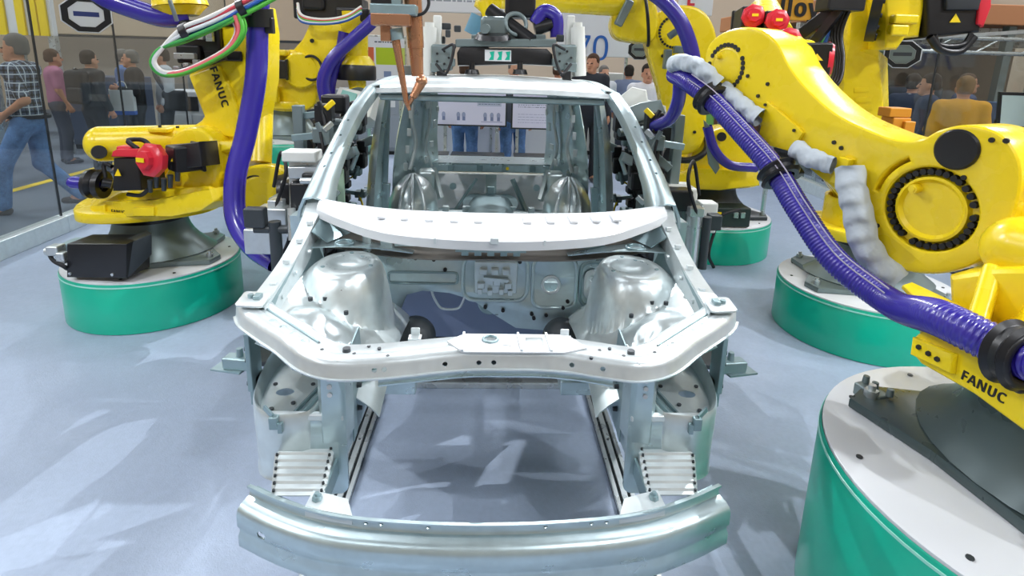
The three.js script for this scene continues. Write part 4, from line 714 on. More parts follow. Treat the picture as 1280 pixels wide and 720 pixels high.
  part(t, 'hose_clamp', [lathe([[.062, -.05], [.085, -.05], [.085, .05], [.062, .05]], onZ(323, 22, -3.46), V(0, 1, .1), 28), cbox(onZ(312, 30, -3.5), .08, .06, .08, .01), cbox(onZ(337, 32, -3.45), .05, .09, .05, .01)], M.black);
  part(t, 'upper_hose', [tube([onZ(95, -30, -3.5), onZ(130, -4, -3.5), onZ(170, 12, -3.52), onZ(206, 22, -3.55), onZ(235, 20, -3.6)], .058, 40, 16)], M.purple, 'violet hose across the top');
  // coloured cable loop
  const loop = [[345, -12], [300, 12], [262, 30], [228, 44], [200, 62], [191, 78], [200, 90], [222, 92], [262, 76], [290, 58], [301, 38], [296, 18]];
  for (let i = 0; i < 8; i++) { const k = (i - 3.5) / 3.5; part(t, 'coloured_cable', tube(loop.map(([u, v], j) => { const cx = 250, cy = 48; const s = 1 + k * .07; return onZ(cx + (u - cx) * s + k * 2, cy + (v - cy) * s + k * (j < 4 ? 9 : -1), -3.33 + .03 * Math.sin(i * 2.1 + j * .4)); }), .0115, 70, 8), cableMats[[0, 1, 6, 4, 3, 2, 5, 2][i]]); }
  part(t, 'cable_tie', [[233, 40, .6], [304, 10, .6]].map(([u, v, a]) => lathe([[.04, -.02], [.05, -.02], [.05, .02], [.04, .02]], onZ(u, v, -3.33), V(1, .4, 0), 20)), M.black);

  // control box on the base
  const b = thing('control_box', 'flat black control box on the pedestal below the red motor caps', 'control box', [-2.5, .338, -3.36]);
  const bf = frame(onZ(140, 320, -3.24), V(-.12, 0, 1));
  part(b, 'housing', slab(bf, [[84, 302], [157, 302], [191, 292], [160, 349], [84, 348]].map(([u, v], i) => [[83, 305], [158, 305], [158, 305], [158, 348], [83, 347]][i]).filter((p, i) => i !== 2), .2, .008), M.black);
  part(b, 'side_cover', [slab(frame(onZ(175, 320, -3.3), V(.75, 0, .66)), [[160, 305], [190, 292], [190, 318], [160, 348]], .1, .006)], M.darkGrey);
  part(b, 'screw', [[88, 342], [141, 343]].map(([u, v]) => { const p = onPlane(u, v, fromFrame(bf, 0, 0, .001), bf.ez); return rod(p, p.clone().addScaledVector(bf.ez, .008), .009, .009, 10); }), M.alu);
  part(b, 'connector', [cbox(onZ(70, 312, -3.34), .07, .06, .08, .01), rod(onZ(58, 314, -3.34), onZ(74, 314, -3.34), .025, .025, 12), cbox(onZ(78, 322, -3.3), .05, .07, .05, .008)], M.alu);
  part(b, 'connector_cable', [tube([onZ(60, 312, -3.36), onZ(66, 325, -3.3), onZ(80, 333, -3.26), onZ(84, 336, -3.3)], .012, 24, 8)], M.ink);
  const c2 = thing('terminal_block', 'grey metal terminal block on the pedestal behind the black control box', 'terminal block', [-2.6, .338, -3.6]);
  part(c2, 'housing', [box(-2.76, -2.62, .34, .46, -3.57, -3.70, .012)], M.castGrey);
  part(c2, 'lid', [box(-2.77, -2.61, .46, .475, -3.56, -3.71, .004)], M.steelDull);
}

// ---- rear robot on the left
{
  const C = [-2.1, -5.85], y0 = .9; pedestal(C, .58, y0, 'tall green round pedestal behind the yellow wrist on the visitor glass side');
  const t = thing('industrial_robot', 'yellow robot on the tall green pedestal with a short curved purple hose', 'robot', [C[0], y0, C[1]], 'yellow industrial robots');
  const B = robotBase(t, C, y0, [.95, .3], { k: .95 });
  const z = -5.55, fz = frame(V(-1.9, 1.5, z), V(-.1, 0, 1));
  turntable(t, B, .33, .30);
  part(t, 'shoulder_casting', slab(fz, [[325, 133], [328, 112], [338, 100], [345, 70], [360, 62], [378, 66], [392, 84], [396, 108], [390, 135]], .4, .03, 40), M.yellow);
  part(t, 'shoulder_ring', [lathe([[.10, 0], [.16, .0], [.17, .02], [.17, .06], [.15, .09], [0, .09]], onZ(378, 88, z + .02), V(.1, 0, 1), 36), cbox(onZ(345, 66, z + .02), .25, .06, .2, .02), cbox(onZ(340, 118, z + .06), .12, .16, .12, .03)], M.yellow);
  const a = onZ(362, 87, z + .08); motor(t, a, V(-1, .02, .15), .17, .17, false, V(0, 0, 1));
  part(t, 'encoder_cap', [lathe([[0, 0], [.10, 0], [.11, .02], [.11, .05], [.08, .08], [0, .085]], onZ(341, 86, z + .12), V(-.9, .1, .5), 8)], M.red, 'red motor cap');
  const arm = part(t, 'lower_arm', slab(frame(onZ(400, 70, z + .1), V(-.2, 0, 1)), [[366, 62], [378, 48], [386, 30], [420, 28], [432, 32], [424, 60], [412, 95], [398, 108], [388, 104], [384, 80]], .26, .025), M.yellow);
  part(arm, 'flush_bolt', [rod(onZ(390, 51, z + .115), onZ(390, 51, z + .13), .02, .02, 12)], M.ink);
  part(arm, 'joint_ring', [torus(onZ(389, 85, z + .11), V(-.3, 0, 1), .11, .012, 30)], M.ink);
  part(t, 'elbow_block', [cbox(onZ(415, 12, z), .62, .2, .3, .02), cbox(onZ(445, 20, z + .05), .3, .12, .3, .02), cbox(onZ(395, 5, z + .1), .2, .12, .2, .03)], M.black);
  for (let i = 0; i < 5; i++) part(t, 'coloured_cable', tube([onZ(372, 4 + i * 2, z + .25), onZ(376, 18 + i * 2, z + .3), onZ(400, 24 + i * 1.5, z + .32), onZ(432, 20 + i * 1.5, z + .32), onZ(452, 8 + i * 2, z + .3)], .013, 40, 6), cableMats[[0, 1, 2, 4, 3][i]]);
  part(t, 'forearm', [rod(onZ(442, 15, z + .1), onZ(445, 76, z + .1), .13, .11, 28), lathe([[.17, 0], [.165, .04], [.12, .1], [.06, .12], [0, .12]], onZ(446, 84, z + .1), V(0, 1, 0), 32)], M.yellow);
  part(t, 'wrist_seal', [lathe([[.1, 0], [.175, 0], [.18, .02], [.18, .12], [.17, .14], [.1, .14]], onZ(446, 100, z + .1), V(0, 1, 0), 36)], M.black);
  part(t, 'wrist', [rod(onZ(446, 99, z + .1), onZ(448, 118, z + .1), .085, .075, 24)], M.yellow);
  hose(t, [onZ(480, 8, z + .3), onZ(466, 26, z + .3), onZ(440, 50, z + .32), onZ(415, 75, z + .34), onZ(404, 102, z + .34), onZ(409, 132, z + .3)], .058);
  part(t, 'second_hose', [tube([onZ(430, 40, z + .2), onZ(425, 70, z + .2), onZ(414, 100, z + .2), onZ(412, 125, z + .2)], .05, 30, 14)], M.purple);
  // tool on the wrist
  const g = thing('clamp_tool', 'pale grey box tool with teal panel hanging from the rear robot wrist', 'robot tool', [onZ(430, 125, z + .3).x, 1.2, z + .3]);
  const gf = frame(onZ(430, 125, z + .35), V(-.3, .5, 1));
  part(g, 'housing', slab(gf, [[412, 136], [424, 108], [470, 118], [462, 146], [440, 150]], .25, .01), M.offWhite);
  part(g, 'panel', slab(frame(fromFrame(gf, 0, 0, .01), gf.ez), [[420, 132], [428, 112], [446, 117], [440, 136]], .01, .002), new THREE.MeshPhysicalMaterial({ color: 0x79b0a8, roughness: .4 }));
  part(g, 'clamp_bar', [bar(onZ(410, 140, z + .4), onZ(440, 150, z + .4), .05, .05, V(0, 1, 0), .01), rod(onZ(420, 146, z + .42), onZ(452, 156, z + .42), .03)], M.alu);
  part(g, 'bellows', [slab(frame(onZ(418, 180, z + .3), V(0, 0, 1)), [[404, 150], [436, 154], [440, 180], [432, 212], [402, 212], [400, 180]], .3, .03)], M.black);
  part(g, 'mount', [rod(onZ(448, 112, z + .1), onZ(446, 130, z + .25), .07, .07, 20)], M.castGrey);
}

// ---- rear robot on the right
{
  const C = [2.1, -5.208]; pedestal(C, .583, .338, 'green round pedestal with a black cable hanging over its edge');
  const t = thing('industrial_robot', 'yellow robot reaching its forearm over the car roof', 'robot', [C[0], .338, C[1]], 'yellow industrial robots');
  const B = robotBase(t, C, .338, [-.95, .2], { mat: M.darkGrey, k: 1.1 });
  turntable(t, B, .36, .31);
  const z = -4.95, n = V(-.12, 0, 1);
  part(t, 'base_box', [box(1.72, 2.28, .345, .52, -4.66, -4.86, .015)], new THREE.MeshPhysicalMaterial({ color: 0x2d3a38, roughness: .45 }), 'dark green grey terminal box');
  part(t, 'base_sticker', [cbox([1.98, .46, -4.658], .07, .045, .004)], M.warn);
  part(t, 'base_socket', [[1.78, .42], [2.14, .46], [2.2, .46]].map(([x, y]) => cbox([x, y, -4.655], .04, .05, .03, .004)), M.alu);
  part(t, 'turntable_skirt', slab(frame(onZ(890, 230, -4.75), V(-.1, .2, 1)), [[838, 222], [870, 210], [948, 214], [950, 232], [900, 238], [850, 236]], .3, .015), M.yellow);
  part(t, 'shoulder_casting', slab(frame(onZ(900, 195, -4.85), n), [[866, 222], [868, 185], [884, 168], [912, 160], [935, 185], [940, 218]], .3, .02, 40), M.yellow);
  part(t, 'shoulder_plug', [rod(onZ(902, 171, -4.82), onZ(902, 171, -4.78), .04, .04, 18)], M.ink);
  const lf = frame(onZ(855, 175, z + .12), n);
  const arm = part(t, 'lower_arm', slab(lf, [[806, 40], [812, 24], [830, 12], [856, 6], [880, 14], [893, 34], [897, 60], [890, 90], [884, 130], [882, 168], [872, 188], [852, 194], [836, 186], [831, 166], [826, 120]], .24, .025, 80), M.yellow);
  const cj = inFrame(lf, 843, 40);
  part(arm, 'joint_disc', [lathe([[0, .012], [.14, .012], [.15, 0], [.15, -.02]], fromFrame(lf, cj[0], cj[1], .002), n, 32)], M.yellow);
  part(arm, 'ring_bolt', boltRing(fromFrame(lf, cj[0], cj[1], .01), n, .125, 16, .012, .015, 1.6, 4.7), M.ink);
  part(arm, 'flush_bolt', [[828, 70], [832, 78], [868, 165], [842, 92]].map(([u, v]) => { const p = onPlane(u, v, lf.O, n); return rod(p, p.clone().addScaledVector(n, .012), .014, .014, 10); }), M.ink);
  part(arm, 'side_valve', [rod(onZ(836, 46, z + .25), onZ(850, 36, z + .25), .028, .028, 12), cbox(onZ(834, 74, z + .2), .06, .16, .06, .01), cbox(onZ(848, 62, z + .2), .08, .06, .06, .01)], M.castGrey);
  part(t, 'shoulder_seal', torus(onZ(856, 180, z + .06), V(-.25, .75, .6), .19, .028, 36), M.black);
  part(t, 'elbow_housing', [slab(frame(onZ(815, 30, z + .1), n), [[764, 28], [775, 5], [800, -8], [818, 2], [824, 35], [815, 52], [790, 52], [770, 46]], .34, .03, 50)], M.yellow);
  part(t, 'elbow_seal', [torus(onZ(808, 28, z + .06), V(1, .15, .2), .19, .014, 30)], M.ink);
  part(t, 'elbow_clamp', [bar(onZ(772, 32, z + .14), onZ(788, 0, z + .14), .07, .06, V(0, 0, 1), .015)], M.castGrey);
  part(t, 'forearm', [rod(onZ(790, 4, z), onZ(676, -2, z + .1), .115, .10, 28), rod(onZ(676, -2, z + .1), onZ(618, -4, z + .2), .10, .09, 28)], M.yellow);
  part(t, 'forearm_collar', [lathe([[.10, -.03], [.125, -.03], [.125, .03], [.10, .03]], onZ(662, -2, z + .12), V(1, 0, 0), 28)], M.black);
  part(t, 'wrist', [lathe([[0, -.1], [.09, -.09], [.11, 0], [.09, .1], [0, .12]], onZ(612, 0, z + .22), V(-.5, -1, 0), 28), rod(onZ(604, 2, z + .3), onZ(610, 24, z + .3), .045, .035, 16)], M.yellow);
  hose(t, [onZ(790, -20, z + .35), onZ(820, -6, z + .38), onZ(846, 20, z + .4), onZ(861, 52, z + .4), onZ(866, 82, z + .38), onZ(858, 104, z + .3)], .06);
  part(t, 'lower_hose', [tube([onZ(884, 158, z + .35), onZ(892, 185, z + .35), onZ(910, 205, z + .35), onZ(945, 210, z + .3)], .04, 30, 14)], M.purple, 'violet lower hose');
  part(t, 'hanging_cable', [tube([onZ(925, 262, -4.55), onZ(902, 270, -4.5), onZ(893, 290, -4.55), onZ(886, 318, -4.5), onY(892, 334, .01)], .014, 40, 8)], M.ink);
  part(t, 'arm_blade', [slab(frame(onZ(892, 190, -4.6), n), [[880, 150], [888, 158], [900, 210], [895, 218], [886, 205]], .03, .006)], M.castGrey);
}

// ---- robot in the middle on the right: upright arm, big black motor
{
  const C = [2.522, -3.448]; pedestal(C, .537, .338, 'green round pedestal with reflections behind the ribbed purple hose');
  const t = thing('industrial_robot', 'yellow robot with broad upright arm and large black motor', 'robot', [C[0], .338, C[1]], 'yellow industrial robots');
  const B = robotBase(t, C, .338, [-.9, -.3], { mat: M.castGrey, k: 1 });
  turntable(t, B, .34, .33);
  const z = -3.3, n = V(-.3, 0, 1), lf = frame(onZ(1090, 170, z), n);
  const arm = part(t, 'lower_arm', slab(lf, [[1064, -20], [1094, -20], [1088, 40], [1098, 58], [1104, 100], [1108, 165], [1118, 215], [1100, 260], [1062, 262], [1040, 230], [1050, 165], [1052, 100], [1060, 50]], .3, .025), M.yellow);
  part(arm, 'arm_cheek', slab(frame(fromFrame(lf, 0, 0, -.06), V(.7, 0, .7)), [[1098, 62], [1110, 72], [1112, 165], [1106, 172]], .1, .01), M.yellow);
  part(arm, 'cast_mark', [[1068, 110, 18, 6], [1069, 122, 20, 7], [1069, 132, 22, 7]].map(([u, v, w, h]) => slab(frame(fromFrame(lf, 0, 0, .004), n), [[u, v], [u + w, v - 1], [u + w, v - 1 + h], [u, v + h]], .006, .002)), M.yellow);
  part(t, 'shoulder_casting', [slab(frame(onZ(1130, 230, z - .05), n), [[1060, 290], [1060, 220], [1090, 190], [1140, 200], [1160, 260], [1150, 300]], .3, .03, 40)], M.yellow);
  part(t, 'elbow_ring', [lathe([[.05, 0], [.20, 0], [.20, .05], [.05, .05]], onZ(1090, 5, z + .1), V(.84, -.06, .55), 40)], M.black);
  part(t, 'ring_bolt', boltRing(onZ(1100, 6, z + .12), V(.84, -.06, .55), .18, 16, .012, .02), M.ink);
  part(t, 'elbow_casting', [slab(frame(onZ(1130, 25, z + .15), V(-.1, 0, 1)), [[1104, -30], [1160, -30], [1158, 0], [1150, 46], [1132, 48], [1122, 62], [1106, 62], [1108, 30]], .32, .02), cbox(onZ(1130, 24, z + .17), .14, .05, .05, .012), cbox(onZ(1122, 38, z + .17), .1, .06, .05, .012)], M.yellow);
  part(t, 'servo_motor', [slab(frame(onZ(1195, 20, z + .2), V(-.05, .05, 1)), [[1158, -30], [1238, -30], [1226, 40], [1160, 46]], .28, .02)], M.black);
  part(t, 'motor_top', [slab(frame(onZ(1195, 0, z + .22), V(-.05, .05, 1)), [[1182, -30], [1236, -30], [1224, 12], [1184, 12]], .06, .01)], new THREE.MeshPhysicalMaterial({ color: 0x2e3338, roughness: .4 }));
  part(t, 'warning_triangle', slab(frame(onZ(1195, 20, z + .206), V(-.05, .05, 1)), [[1187, 28], [1201, 28], [1195, 17]], .003, 0), M.warn);
  part(t, 'motor_end_cap', [slab(frame(onZ(1232, 15, z + .22), V(-.05, .05, 1)), [[1226, -20], [1240, -20], [1240, 8], [1230, 34], [1222, 30]], .26, .01)], M.red);
  part(t, 'motor_cable', [tube([onZ(1168, 44, z + .2), onZ(1172, 55, z + .2), onZ(1190, 58, z + .2), onZ(1206, 54, z + .2), onZ(1214, 42, z + .2)], .014, 30, 8), tube([onZ(1162, 46, z + .2), onZ(1175, 62, z + .2), onZ(1200, 64, z + .2), onZ(1218, 46, z + .2)], .02, 30, 8)], M.black);
  part(t, 'valve_stack', [cbox(onZ(1118, 140, z + .3), .12, .05, .1, .006), cbox(onZ(1118, 160, z + .3), .10, .12, .1, .006), cbox(onZ(1130, 172, z + .34), .06, .18, .06, .006)], new THREE.MeshPhysicalMaterial({ color: 0xd98f22, roughness: .45 }), 'orange valve blocks');
}

// ---------------------------------------------------------------- tools and fixtures round the car
{
  const z = -2.9, t = thing('welding_gun', 'copper spot welding gun reaching down over the car door frame', 'welding gun', [-.42, 1.45, z]);
  part(t, 'shank', [rod(onZ(493, 40, z), onZ(508, 128, z), .022, .013, 16), rod(onZ(508, 128, z), onZ(512, 138, z), .011, .008, 12)], M.copper);
  part(t, 'electrode_arm', [rod(onZ(514, -30, z - .05), onZ(520, 60, z - .05), .045, .04, 18), rod(onZ(520, 60, z - .05), onZ(522, 95, z - .05), .036, .03, 18)], M.copper);
  part(t, 'electrode_holder', [rod(onZ(526, 104, z - .02), onZ(516, 122, z), .026, .018, 16), ball(onZ(527, 101, z - .02), .03), rod(onZ(516, 122, z), onZ(511, 131, z), .012, .009, 12)], M.copper);
  part(t, 'copper_block', [cbox(onZ(490, 25, z + .02), .19, .06, .1, .008), cbox(onZ(483, 40, z), .05, .09, .06, .006)], M.copper);
  part(t, 'holder_sleeve', [rod(onZ(494, 36, z), onZ(497, 50, z), .036, .034, 18)], M.steelDull);
  part(t, 'yoke', [cbox(onZ(494, 13, z), .22, .05, .14, .008), cbox(onZ(492, -10, z), .08, .2, .08, .01), cbox(onZ(512, 88, z - .1), .10, .05, .04, .005)], M.steelDull);
  part(t, 'supply_cable', [tube([onZ(516, 20, z), onZ(530, 16, z), onZ(536, 4, z), onZ(528, -20, z)], .008, 24, 8)], M.ink);
  part(t, 'supply_arm', [rod(onZ(500, -60, z), onZ(500, -10, z), .05, .05, 16), cbox(onZ(478, -6, z), .1, .12, .1, .01)], M.black);
}
{
  // roof gripper frame resting over the roof
  const z = -3.75, t = thing('roof_gripper', 'grey gripper frame with black front bar and green white sticker on the car roof', 'gripper', [.06, 1.6, z]);
  const f = frame(onZ(630, 70, z), V(0, .05, 1)); const bf = frame(fromFrame(f, 0, 0, .03), f.ez);
  part(t, 'front_bar', slab(bf, [[571, 66], [575, 59], [610, 58], [612, 60], [650, 60], [684, 61], [691, 68], [691, 82], [650, 80], [572, 82]], .12, .012), M.black);
  part(t, 'sticker', slab(frame(fromFrame(bf, 0, 0, .002), f.ez), [[606, 62], [639, 63], [639, 77], [606, 76]], .003, 0), M.white);
  part(t, 'sticker_mark', [612, 622, 632].map(u => slab(frame(fromFrame(bf, 0, 0, .0035), f.ez), [[u, 65], [u + 6, 64], [u + 5, 75], [u - 1, 75], [u + 2, 70]], .002, 0)), M.green);
  part(t, 'frame_beam', [bar(onZ(570, 54, z - .05), onZ(694, 54, z - .05), .14, .05, V(0, 1, 0), .01), bar(onZ(590, 48, z - .2), onZ(680, 48, z - .2), .3, .04, V(0, 1, 0), .01)], M.castGrey);
  for (const [u, s] of [[553, -1], [706, 1]]) {
    part(t, 'corner_clamp', [cbox(onZ(u, 72, z + .05), .13, .16, .14, .015), cbox(onZ(u + s * 6, 84, z + .08), .08, .06, .1, .01), cbox(onZ(u - s * 10, 78, z + .08), .06, .05, .06, .008)], M.castGrey);
    part(t, 'clamp_cylinder', [rod(onZ(u + s * -18 * -1, 95, z + .05), onZ(u + s * 16, 34, z + .05), .045, .045, 16), rod(onZ(u + s * 16, 34, z + .05), onZ(u + s * 16, 28, z + .05), .03, .03, 16)], M.offWhite);
    part(t, 'clamp_jaw', [cbox(onZ(u + s * 2, 98, z + .1), .05, .1, .06, .008), bar(onZ(u - s * 4, 92, z + .12), onZ(u + s * 8, 104, z + .12), .03, .03)], M.black);
    part(t, 'clamp_hose', [tube([onZ(u, 62, z + .15), onZ(u - s * 14, 56, z + .2), onZ(u - s * 4, 92, z + .2), onZ(u + s * 8, 80, z + .15)], .009, 30, 6)], M.ink);
    part(t, 'clamp_bolt', boltRing(onZ(u, 72, z + .125), V(0, 0, 1), .04, 5, .008, .01), M.ink);
  }
  part(t, 'suction_foot', [590, 650].map(u => [rod(onZ(u, 78, z + .05), onZ(u, 92, z + .05), .018, .018, 12), lathe([[0, 0], [.05, 0], [.04, .03], [.015, .035]], onZ(u, 93, z + .05), V(0, 1, 0), 20)]), M.black);
  part(t, 'drive_unit', [cbox(onZ(618, 34, z - .1), .18, .13, .16, .03), rod(onZ(608, 36, z), onZ(606, 36, z + .1), .03, .03, 16), torus(onZ(645, 30, z - .05), V(.3, .3, 1), .07, .014, 28)], M.castGrey);
  part(t, 'drive_arm', [rod(onZ(612, 12, z - .15), onZ(665, 52, z - .02), .045, .045, 18), cbox(onZ(650, 8, z - .2), .2, .16, .2, .03), rod(onZ(668, 36, z - .1), onZ(690, 30, z - .1), .05, .04, 18), lathe([[0, 0], [.12, 0], [.10, .03], [0, .03]], onZ(616, 48, z), V(0, 1, .2), 28)], M.black);
  part(t, 'drive_hose', [tube([onZ(668, 30, z - .1), onZ(680, 14, z - .1), onZ(694, 20, z - .1), onZ(696, 46, z - .1)], .045, 30, 12)], M.purple, 'violet hose bend');
  part(t, 'air_fitting', [[543, 40], [552, 50], [560, 42], [566, 58], [545, 55], [558, 33], [572, 36], [700, 48], [712, 56]].map(([u, v]) => cbox(onZ(u, v, z - .05 + .02 * (u % 3)), rr(.03, .06), rr(.03, .05), .05, .008)), M.darkGrey);
  part(t, 'post', [[547, 58], [712, 58]].map(([u, v]) => [cbox(onZ(u, v - 12, z), .05, .26, .06, .008), cbox(onZ(u, v + 14, z), .07, .12, .08, .008)]), M.offWhite);
}
// side clamping towers left and right of the cabin
function tower(s, label) {
  const x = s * 1.13, t = thing('clamping_tower', label, 'clamping fixture', [x, 0, -3.6]);
  part(t, 'base_plate', [box(x - .26, x + .3, 0, .03, -2.9, -4.4, .005)], M.darkGrey);
  for (const z of [-3.05, -3.55, -4.1]) {
    part(t, 'column', [box(x - .06, x + .06, .03, [.95, 1.2, 1.1][Math.round((-3.05 - z) / .5)] ?? 1.1, z - .06, z + .06, .006)], z === -3.55 ? M.black : M.castGrey);
    part(t, 'clamp_body', [cbox([x - s * .12, .98, z + .02], .22, .12, .12, .015), cbox([x - s * .20, 1.06, z], .07, .12, .08, .01)], M.black);
    part(t, 'clamp_arm', [bar([x - s * .18, 1.08, z], [x - s * .30, 1.14, z + .05], .04, .06, V(0, 1, 0), .008), rod([x - s * .26, 1.02, z + .03], [x - s * .30, 1.12, z + .03], .014, .014, 10)], M.steel);
    part(t, 'air_cylinder', [rod([x, .55, z + .09], [x, .92, z + .09], .04, .04, 16), cbox([x, .93, z + .09], .08, .05, .08, .006)], M.alu);
    part(t, 'air_hose', [tube([[x, .92, z + .12], [x - s * .08, 1.12, z + .16], [x - s * .02, 1.2, z + .05], [x + s * .05, 1.0, z]], .010, 24, 6), tube([[x, .6, z + .13], [x - s * .1, .8, z + .2], [x - s * .12, .98, z + .08]], .010, 24, 6)], M.ink);
  }
  for (const [y, z, k] of [[.72, -3.12, 0], [.86, -3.3, 1], [1.0, -3.16, 2], [1.14, -3.32, 0], [1.27, -3.22, 1], [1.38, -3.34, 2], [.66, -3.38, 1]]) {
    const cx = s * (.93 + .02 * k);
    part(t, 'inner_clamp', [cbox([cx, y, z], .10, .07 + .02 * k, .09, .012), rod([cx - s * .03, y - .05, z + .03], [cx + s * .02, y + .07, z + .04], .018, .014, 12)], k === 1 ? M.castGrey : M.black);
    part(t, 'inner_arm', [bar([cx, y, z], [s * 1.14, y - .03, z - .05], .03, .04, V(0, 1, 0), .006)], M.steelDull);
    part(t, 'inner_jaw', [bar([cx - s * .02, y + .03, z + .05], [cx - s * .06, y + .07, z + .02], .02, .03, V(0, 1, 0), .004)], k === 2 ? M.warn : M.alu);
    part(t, 'inner_hose', [tube([[cx, y + .02, z + .05], [cx - s * .02, y - .09, z + .09], [cx + s * .06, y - .16, z + .03]], .008, 20, 6)], M.ink);
  }
  part(t, 'dark_fill_panel', [box(s * 1.13, s * 1.16, .22, 1.30, -3.72, -4.28, .006)], M.black);  // black panel added to darken the gap between the pillars
  part(t, 'dark_fill_panel', [box(s * 1.02, s * 1.05, .2, .72, -3.0, -3.5, .006)], M.darkGrey);
  for (let i = 0; i < 14; i++) {
    const y = .52 + i * .064, z = -3.74 - .13 * ((i * 5) % 4), cx = s * (.96 + .035 * (i % 3)), m = [M.black, M.castGrey, M.steelDull, M.darkGrey][(i * 3) % 4];
    part(t, 'rear_clamp', [cbox([cx, y, z], .08 + .02 * (i % 3), .05, .08, .01), rod([cx, y - .04, z + .05], [cx - s * .03, y + .05, z + .06], .013, .013, 10)], m);
    part(t, 'rear_arm', [bar([cx, y, z], [s * 1.14, y + .02, z], .02, .03, V(0, 1, 0), .004)], M.steelDull);
    if (i % 2) part(t, 'rear_hose', [tube([[cx, y, z + .05], [cx - s * .03, y - .08, z + .1], [cx + s * .05, y - .14, z + .06]], .007, 18, 6)], i % 4 === 1 ? M.ink : M.warn);
  }
  part(t, 'inner_mast', [box(s * 1.10, s * 1.16, .03, 1.42, -3.34, -3.40, .006)], M.castGrey);
  part(t, 'long_beam', [box(x - .05, x + .05, .74, .84, -2.95, -4.25, .008)], M.steelDull);
  part(t, 'valve_terminal', [box(x - .07, x + .1, .84, 1.0, -3.2, -3.42, .008), box(x - .1, x + .08, 1.05, 1.2, -3.75, -3.95, .01)], M.offWhite);
  part(t, 'valve_knob', [[-3.24], [-3.3], [-3.36]].map(([z]) => rod([x - s * .07, .92, z], [x - s * .085, .92, z], .02, .02, 12)), M.darkGrey);
  part(t, 'upper_clamp', [cbox([x - s * .18, 1.28, -3.6], .3, .1, .12, .02), cbox([x - s * .3, 1.36, -3.58], .09, .16, .1, .015), cbox([x - s * .1, 1.4, -3.8], .16, .12, .14, .02), cbox([x - s * .2, 1.17, -3.3], .14, .1, .1, .02)], M.black);
  part(t, 'upper_link', [bar([x - s * .1, 1.2, -3.5], [x - s * .34, 1.42, -3.5], .03, .05, V(0, 1, 0), .006), bar([x - s * .05, 1.1, -3.3], [x - s * .3, 1.3, -3.3], .03, .05, V(0, 1, 0), .006), rod([x - s * .15, 1.32, -3.45], [x - s * .35, 1.30, -3.4], .025, .025, 12)], M.castGrey);
  return t;
}
{
  const l = tower(-1, 'clamping fixture with hoses and a pale green panel beside the welding gun door frame');
  part(l, 'green_panel', [box(-1.02, -.86, .74, 1.06, -3.28, -3.30, .004), rod([-.95, .96, -3.28], [-.95, .96, -3.26], .04, .04, 20)], new THREE.MeshPhysicalMaterial({ color: 0xb4d2b8, roughness: .5 }), 'pale green panel');
  part(l, 'front_unit', [box(-1.30, -1.05, .66, .80, -2.9, -3.04, .01), box(-1.22, -1.06, .80, .92, -2.88, -3.0, .01), box(-1.02, -.92, .55, .88, -2.86, -2.94, .008)], M.alu);
  part(l, 'front_cylinder', [rod([-1.06, .5, -2.72], [-1.06, .9, -2.72], .03, .03, 14), rod([-1.16, .86, -2.72], [-.94, .86, -2.72], .022, .022, 12), cbox([-1.15, .92, -2.72], .1, .1, .06, .01)], M.darkGrey);
  const r = tower(1, 'clamping fixture with hoses beside the black base robot on the far side of the car');
  part(r, 'gripper_box', [slab(frame(onZ(800, 140, -3.7), V(-.3, .35, 1)), [[764, 128], [790, 108], [808, 112], [810, 124], [832, 132], [834, 148], [796, 150], [770, 148]], .16, .012)], M.offWhite);
  part(r, 'gripper_plate', [slab(frame(onZ(800, 140, -3.6), V(-.3, .35, 1)), [[770, 140], [800, 128], [826, 124], [832, 140], [800, 152], [775, 156]], .05, .01)], M.castGrey);
  part(r, 'bellows', [slab(frame(onZ(824, 170, -3.6), V(-.3, 0, 1)), [[806, 158], [840, 152], [842, 178], [836, 196], [812, 198]], .16, .02)], M.black);
  part(r, 'front_unit', [box(1.08, 1.18, .66, .78, -3.0, -3.1, .01), box(1.10, 1.18, .80, .90, -3.0, -3.08, .01), box(1.22, 1.32, .76, .94, -3.1, -3.2, .01)], M.offWhite);
  part(r, 'front_cylinder', [rod([1.2, .6, -2.95], [1.2, .9, -2.95], .025, .025, 14), cbox([1.26, .86, -3.0], .07, .09, .07, .01)], M.darkGrey);
}
// tool beside the left front of the car held near the yellow wrist
{
  const z = -2.74, t = thing('spot_tool', 'silver framed robot tool between the yellow wrist and the car door hinge', 'robot tool', [-1.2, .7, z]);
  part(t, 'frame', [slab(frame(onZ(380, 240, z), V(.1, .1, 1)), [[360, 198], [398, 192], [402, 210], [372, 216], [374, 268], [362, 272]], .12, .01), bar(onZ(362, 215, z), onZ(412, 214, z), .05, .06, V(0, 1, 0), .008)], M.alu);
  part(t, 'transformer', [cbox(onZ(386, 248, z - .05), .14, .2, .16, .02), cbox(onZ(394, 222, z), .1, .06, .1, .01)], M.black);
  part(t, 'top_cap', [cbox(onZ(378, 194, z), .16, .05, .12, .008)], M.offWhite);
  part(t, 'rod', [rod(onZ(364, 260, z + .05), onZ(366, 300, z + .08), .02, .02, 12), rod(onZ(376, 226, z + .08), onZ(398, 226, z + .08), .016, .016, 12), cbox(onZ(372, 276, z + .03), .05, .1, .05, .008)], M.alu);
  part(t, 'stand', [rod([onZ(380, 255, z).x, .03, z], onZ(380, 255, z), .035, .035, 14), cbox([onZ(380, 255, z).x, .016, z], .3, .032, .3, .006)], M.castGrey);
}

